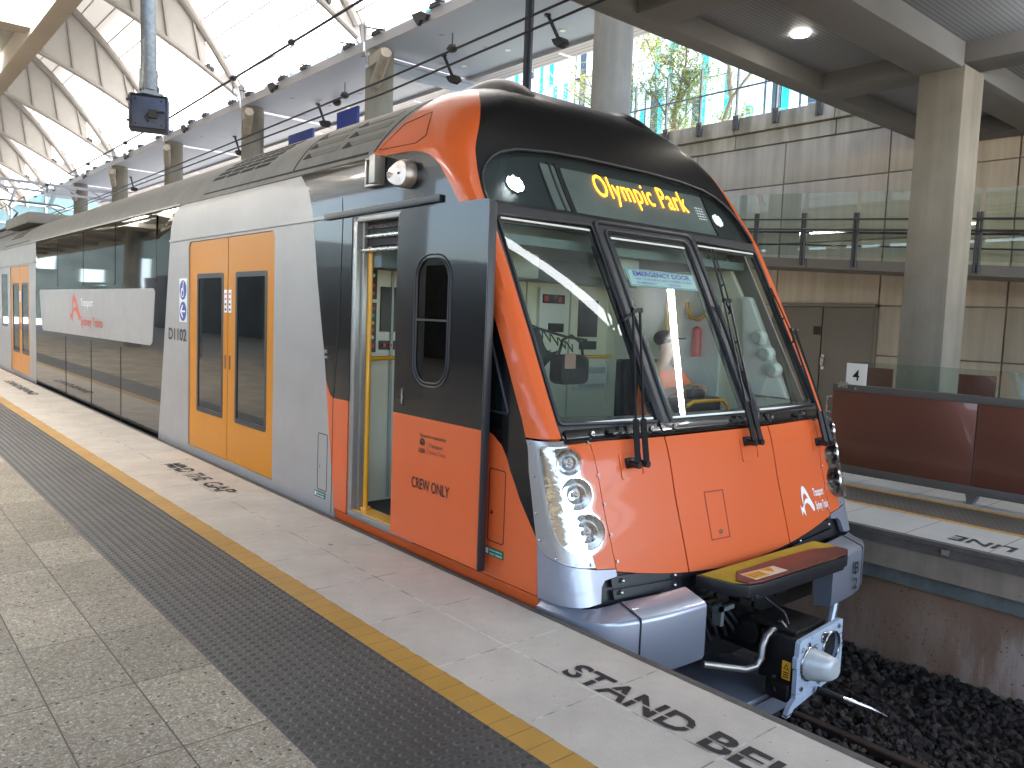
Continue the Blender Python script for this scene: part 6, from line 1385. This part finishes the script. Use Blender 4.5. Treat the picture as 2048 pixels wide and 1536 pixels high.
# ================================================================== BACKGROUND
bd_ = thing('glass_office_building', 'tall office building clad in white and turquoise glass panels behind the wall', 'building', (42, 45, 0))
mb = MB(); mb.box((42.3, 18, -1), (60, 100, 36)); obj('building_core', mb, M('curtain dark', (.03, .035, .05), .3), bd_)
rnd = random.Random(11); pm = MB(); rest = MB(); ntq = 0; MAT_TURQ = M('turquoise panel', (.0, .47, .56), .25); dm = MB(); cols_ = 70; pw = 1.15; sh2 = 3.3
for i in range(cols_):
    for j in range(11):
        y_ = 18.2+pw*i; z_ = -.5+sh2*j+(1.1 if (i//2) % 2 else 0)
        t = rnd.random()
        if t < .09: dm = MB(); dm.box((42.22, y_+.05, z_+.04), (42.28, y_+pw-.03, z_+sh2-.04)); obj('dark_window', dm, MAT_DGL, bd_); pm.box((42.20, y_+.62, z_+.1), (42.26, y_+1.0, z_+sh2-.2)); continue
        pm.box((42.2, y_+.02, z_+.04), (42.3, y_+pw-.02, z_+sh2-.04))
        if t > .50:
            w_ = rnd.uniform(.28, .48); h0 = rnd.choice((0, 0, .9)); h1 = rnd.choice((sh2, sh2, 2.2)); a = y_+.03 if rnd.random() < .5 else y_+pw-.05-w_
            cmb = MB(); cmb.box((42.17, a, z_+.05+h0), (42.2, a+w_, z_+h1-.05)); near_ = 22 < y_ < 62 and 2 < z_ < 26
            if near_ and ntq < 96: ntq += 1; obj('turquoise_panel', cmb, MAT_TURQ, bd_)
            else: rest.add(cmb.v, cmb.f)
obj('white_panel', pm, M('white glass panel', (.74, .82, .84), .18, spec=.6, var=.05, vscale=.4), bd_); tag(obj('turquoise_panels', rest, MAT_TURQ, bd_), kind='stuff')
# tree on the upper level
def tree(name, base, h, label, seed, sc=1.0, nleaf=5200, lm=None):
    rn = random.Random(seed); t_ = thing(name, label, 'tree', base); tips = []; mb = MB()
    def br(p, d, L, r, lev):
        pts = [p]; q = Vector(p); dd = Vector(d).normalized(); n = 5
        for i in range(n):
            dd = (dd+Vector((rn.uniform(-1, 1), rn.uniform(-1, 1), rn.uniform(-.5, .9)))*.20).normalized(); q = q+dd*L/n; pts.append(q.copy())
        mb.tube(pts, r, 7 if lev < 2 else 5, rs=[r*(1-.5*i/n) for i in range(n+1)])
        if lev >= 2: tips.extend(pts[2:])
        if lev < 4:
            for k in range(3 if lev < 3 else 3):
                i = rn.randint(2, n); a = rn.uniform(0, 6.3); e = (dd+Vector((math.cos(a), math.sin(a), rn.uniform(-.2, .5)))*.85).normalized(); br(pts[i], e, L*rn.uniform(.55, .8), r*.5, lev+1)
    br(Vector(base), Vector((.05, .05, 1)), h*.42, .16*sc, 0); br(Vector(base)+Vector((0, 0, h*.15)), Vector((.3, -.7, .9)), h*.45, .10*sc, 1); br(Vector(base)+Vector((0, 0, h*.2)), Vector((-.2, .7, .9)), h*.45, .10*sc, 1)
    obj('trunk', mb, M('bark', (.13, .095, .07), .9, var=.3, vscale=6), t_, 60)
    lf = MB()
    for k in range(nleaf):
        c = rn.choice(tips)+Vector((rn.gauss(0, .22), rn.gauss(0, .22), rn.gauss(0, .2)))*sc; ax = Vector((rn.uniform(-1, 1), rn.uniform(-1, 1), rn.uniform(-.9, .2))).normalized(); up_ = ax.cross(Vector((0, 0, 1))).normalized(); L = rn.uniform(.12, .26)*sc; W_ = .028*sc
        for m in range(4):
            o_ = c+ax*L*m/4; lf.add([o_-up_*W_*(2.0-.3*m), o_+ax*L*.16, o_+up_*W_*(2.0-.3*m), o_-ax*L*.03], [(0, 1, 2, 3)])
    obj('foliage', lf, lm, t_, 0, recalc=False); return t_
lm = bpy.data.materials.new('leaves'); b = NB(lm); gi = b.n.new('ShaderNodeNewGeometry')
cl = b.mix(gi.outputs['Random Per Island'], (.055, .095, .025), (.26, .27, .08)); b.l.new(cl, b.p.inputs['Base Color']); b.p.inputs['Roughness'].default_value = .5
tr = b.n.new('ShaderNodeBsdfTranslucent'); b.l.new(cl, tr.inputs[0]); mx = b.n.new('ShaderNodeMixShader'); mx.inputs[0].default_value = .4; b.l.new(b.p.outputs[0], mx.inputs[1]); b.l.new(tr.outputs[0], mx.inputs[2]); b.l.new(mx.outputs[0], b.n['Material Output'].inputs[0])
tree('feathery_tree', (19.5, 15.5, 4.2), 7.2, 'feathery green tree behind the glass fence on the tan wall', 5, 1.0, 7500, lm)
mb = MB(); mb.box((12.6, 5, -1.4), (42, 100, 4.3)); st('upper_terrace', mb, M('terrace paving', (.50, .48, .44), .8, var=.15))
g2 = thing('glass_hall', 'distant green glass end wall with white trusses beyond the train', 'building', (7, 62, 0))
mb = MB(); mb.box((5, 62, 0), (16, 62.3, 12)); obj('glass_wall', mb, M('green glass', (.10, .20, .20), .08, spec=.8, var=.35, vscale=.6), g2)
mb = MB()
for k in range(6): mb.box((5+2*k, 61.8, 0), (5.1+2*k, 62, 12))
for k in range(9): mb.box((5, 61.8, 1.3*k), (16, 62, 1.3*k+.10))
obj('glass_wall_frame', mb, MAT_SOFF, g2)
mb = MB(); mb.box((-60, 60.2, -1.4), (4.9, 84, -.05)); st('forecourt', mb, M('sunlit forecourt', (.55, .53, .49), .7, var=.1))
fb = thing('dark_reflection_block', 'unseen dark block added beyond the near platform for the train windows to reflect', 'building', (-20, 84, 0))  # dark mass with pale boxes, added only as a reflection in the window band
mb = MB(); mb.box((-60, 84, -.1), (4.8, 86, 9.5)); obj('block_wall', mb, M('dark reflection green', (.035, .05, .045), .6, var=.4, vscale=.5), fb)
for k in range(14):
    mb = MB(); mb.box((-56+4.2*k, 83.9, 2.2+(k % 3)*1.3), (-54+4.2*k, 84, 5.0+(k % 2)*1.6)); obj('pale_block_panel', mb, M('pale reflection panel', (.45, .55, .55), .2), fb)
gt = thing('overhead_gantry', 'white steel gantry with insulators crossing the track near the pantograph', 'gantry', (6, 33, 5.6)); mb = MB(); mb.bar((2.5, 36, 6.1), (8.2, 33.5, 5.75), .1, .1); mb.bar((2.5, 36, 5.85), (8.2, 33.5, 5.45), .08, .08)
for k in range(7): mb.bar((3+.75*k, 35.8-.33*k, 6.05-.045*k), (3.4+.75*k, 35.6-.33*k, 5.78-.05*k), .05, .05)
mb.cyl((5.2, 34.8, 5.6), (5.0, 34.8, 4.9), .05, 8); mb.cyl((6.4, 34.3, 5.5), (6.2, 34.3, 5.0), .07, 8); obj('gantry_beam', mb, MAT_SOFF, gt)
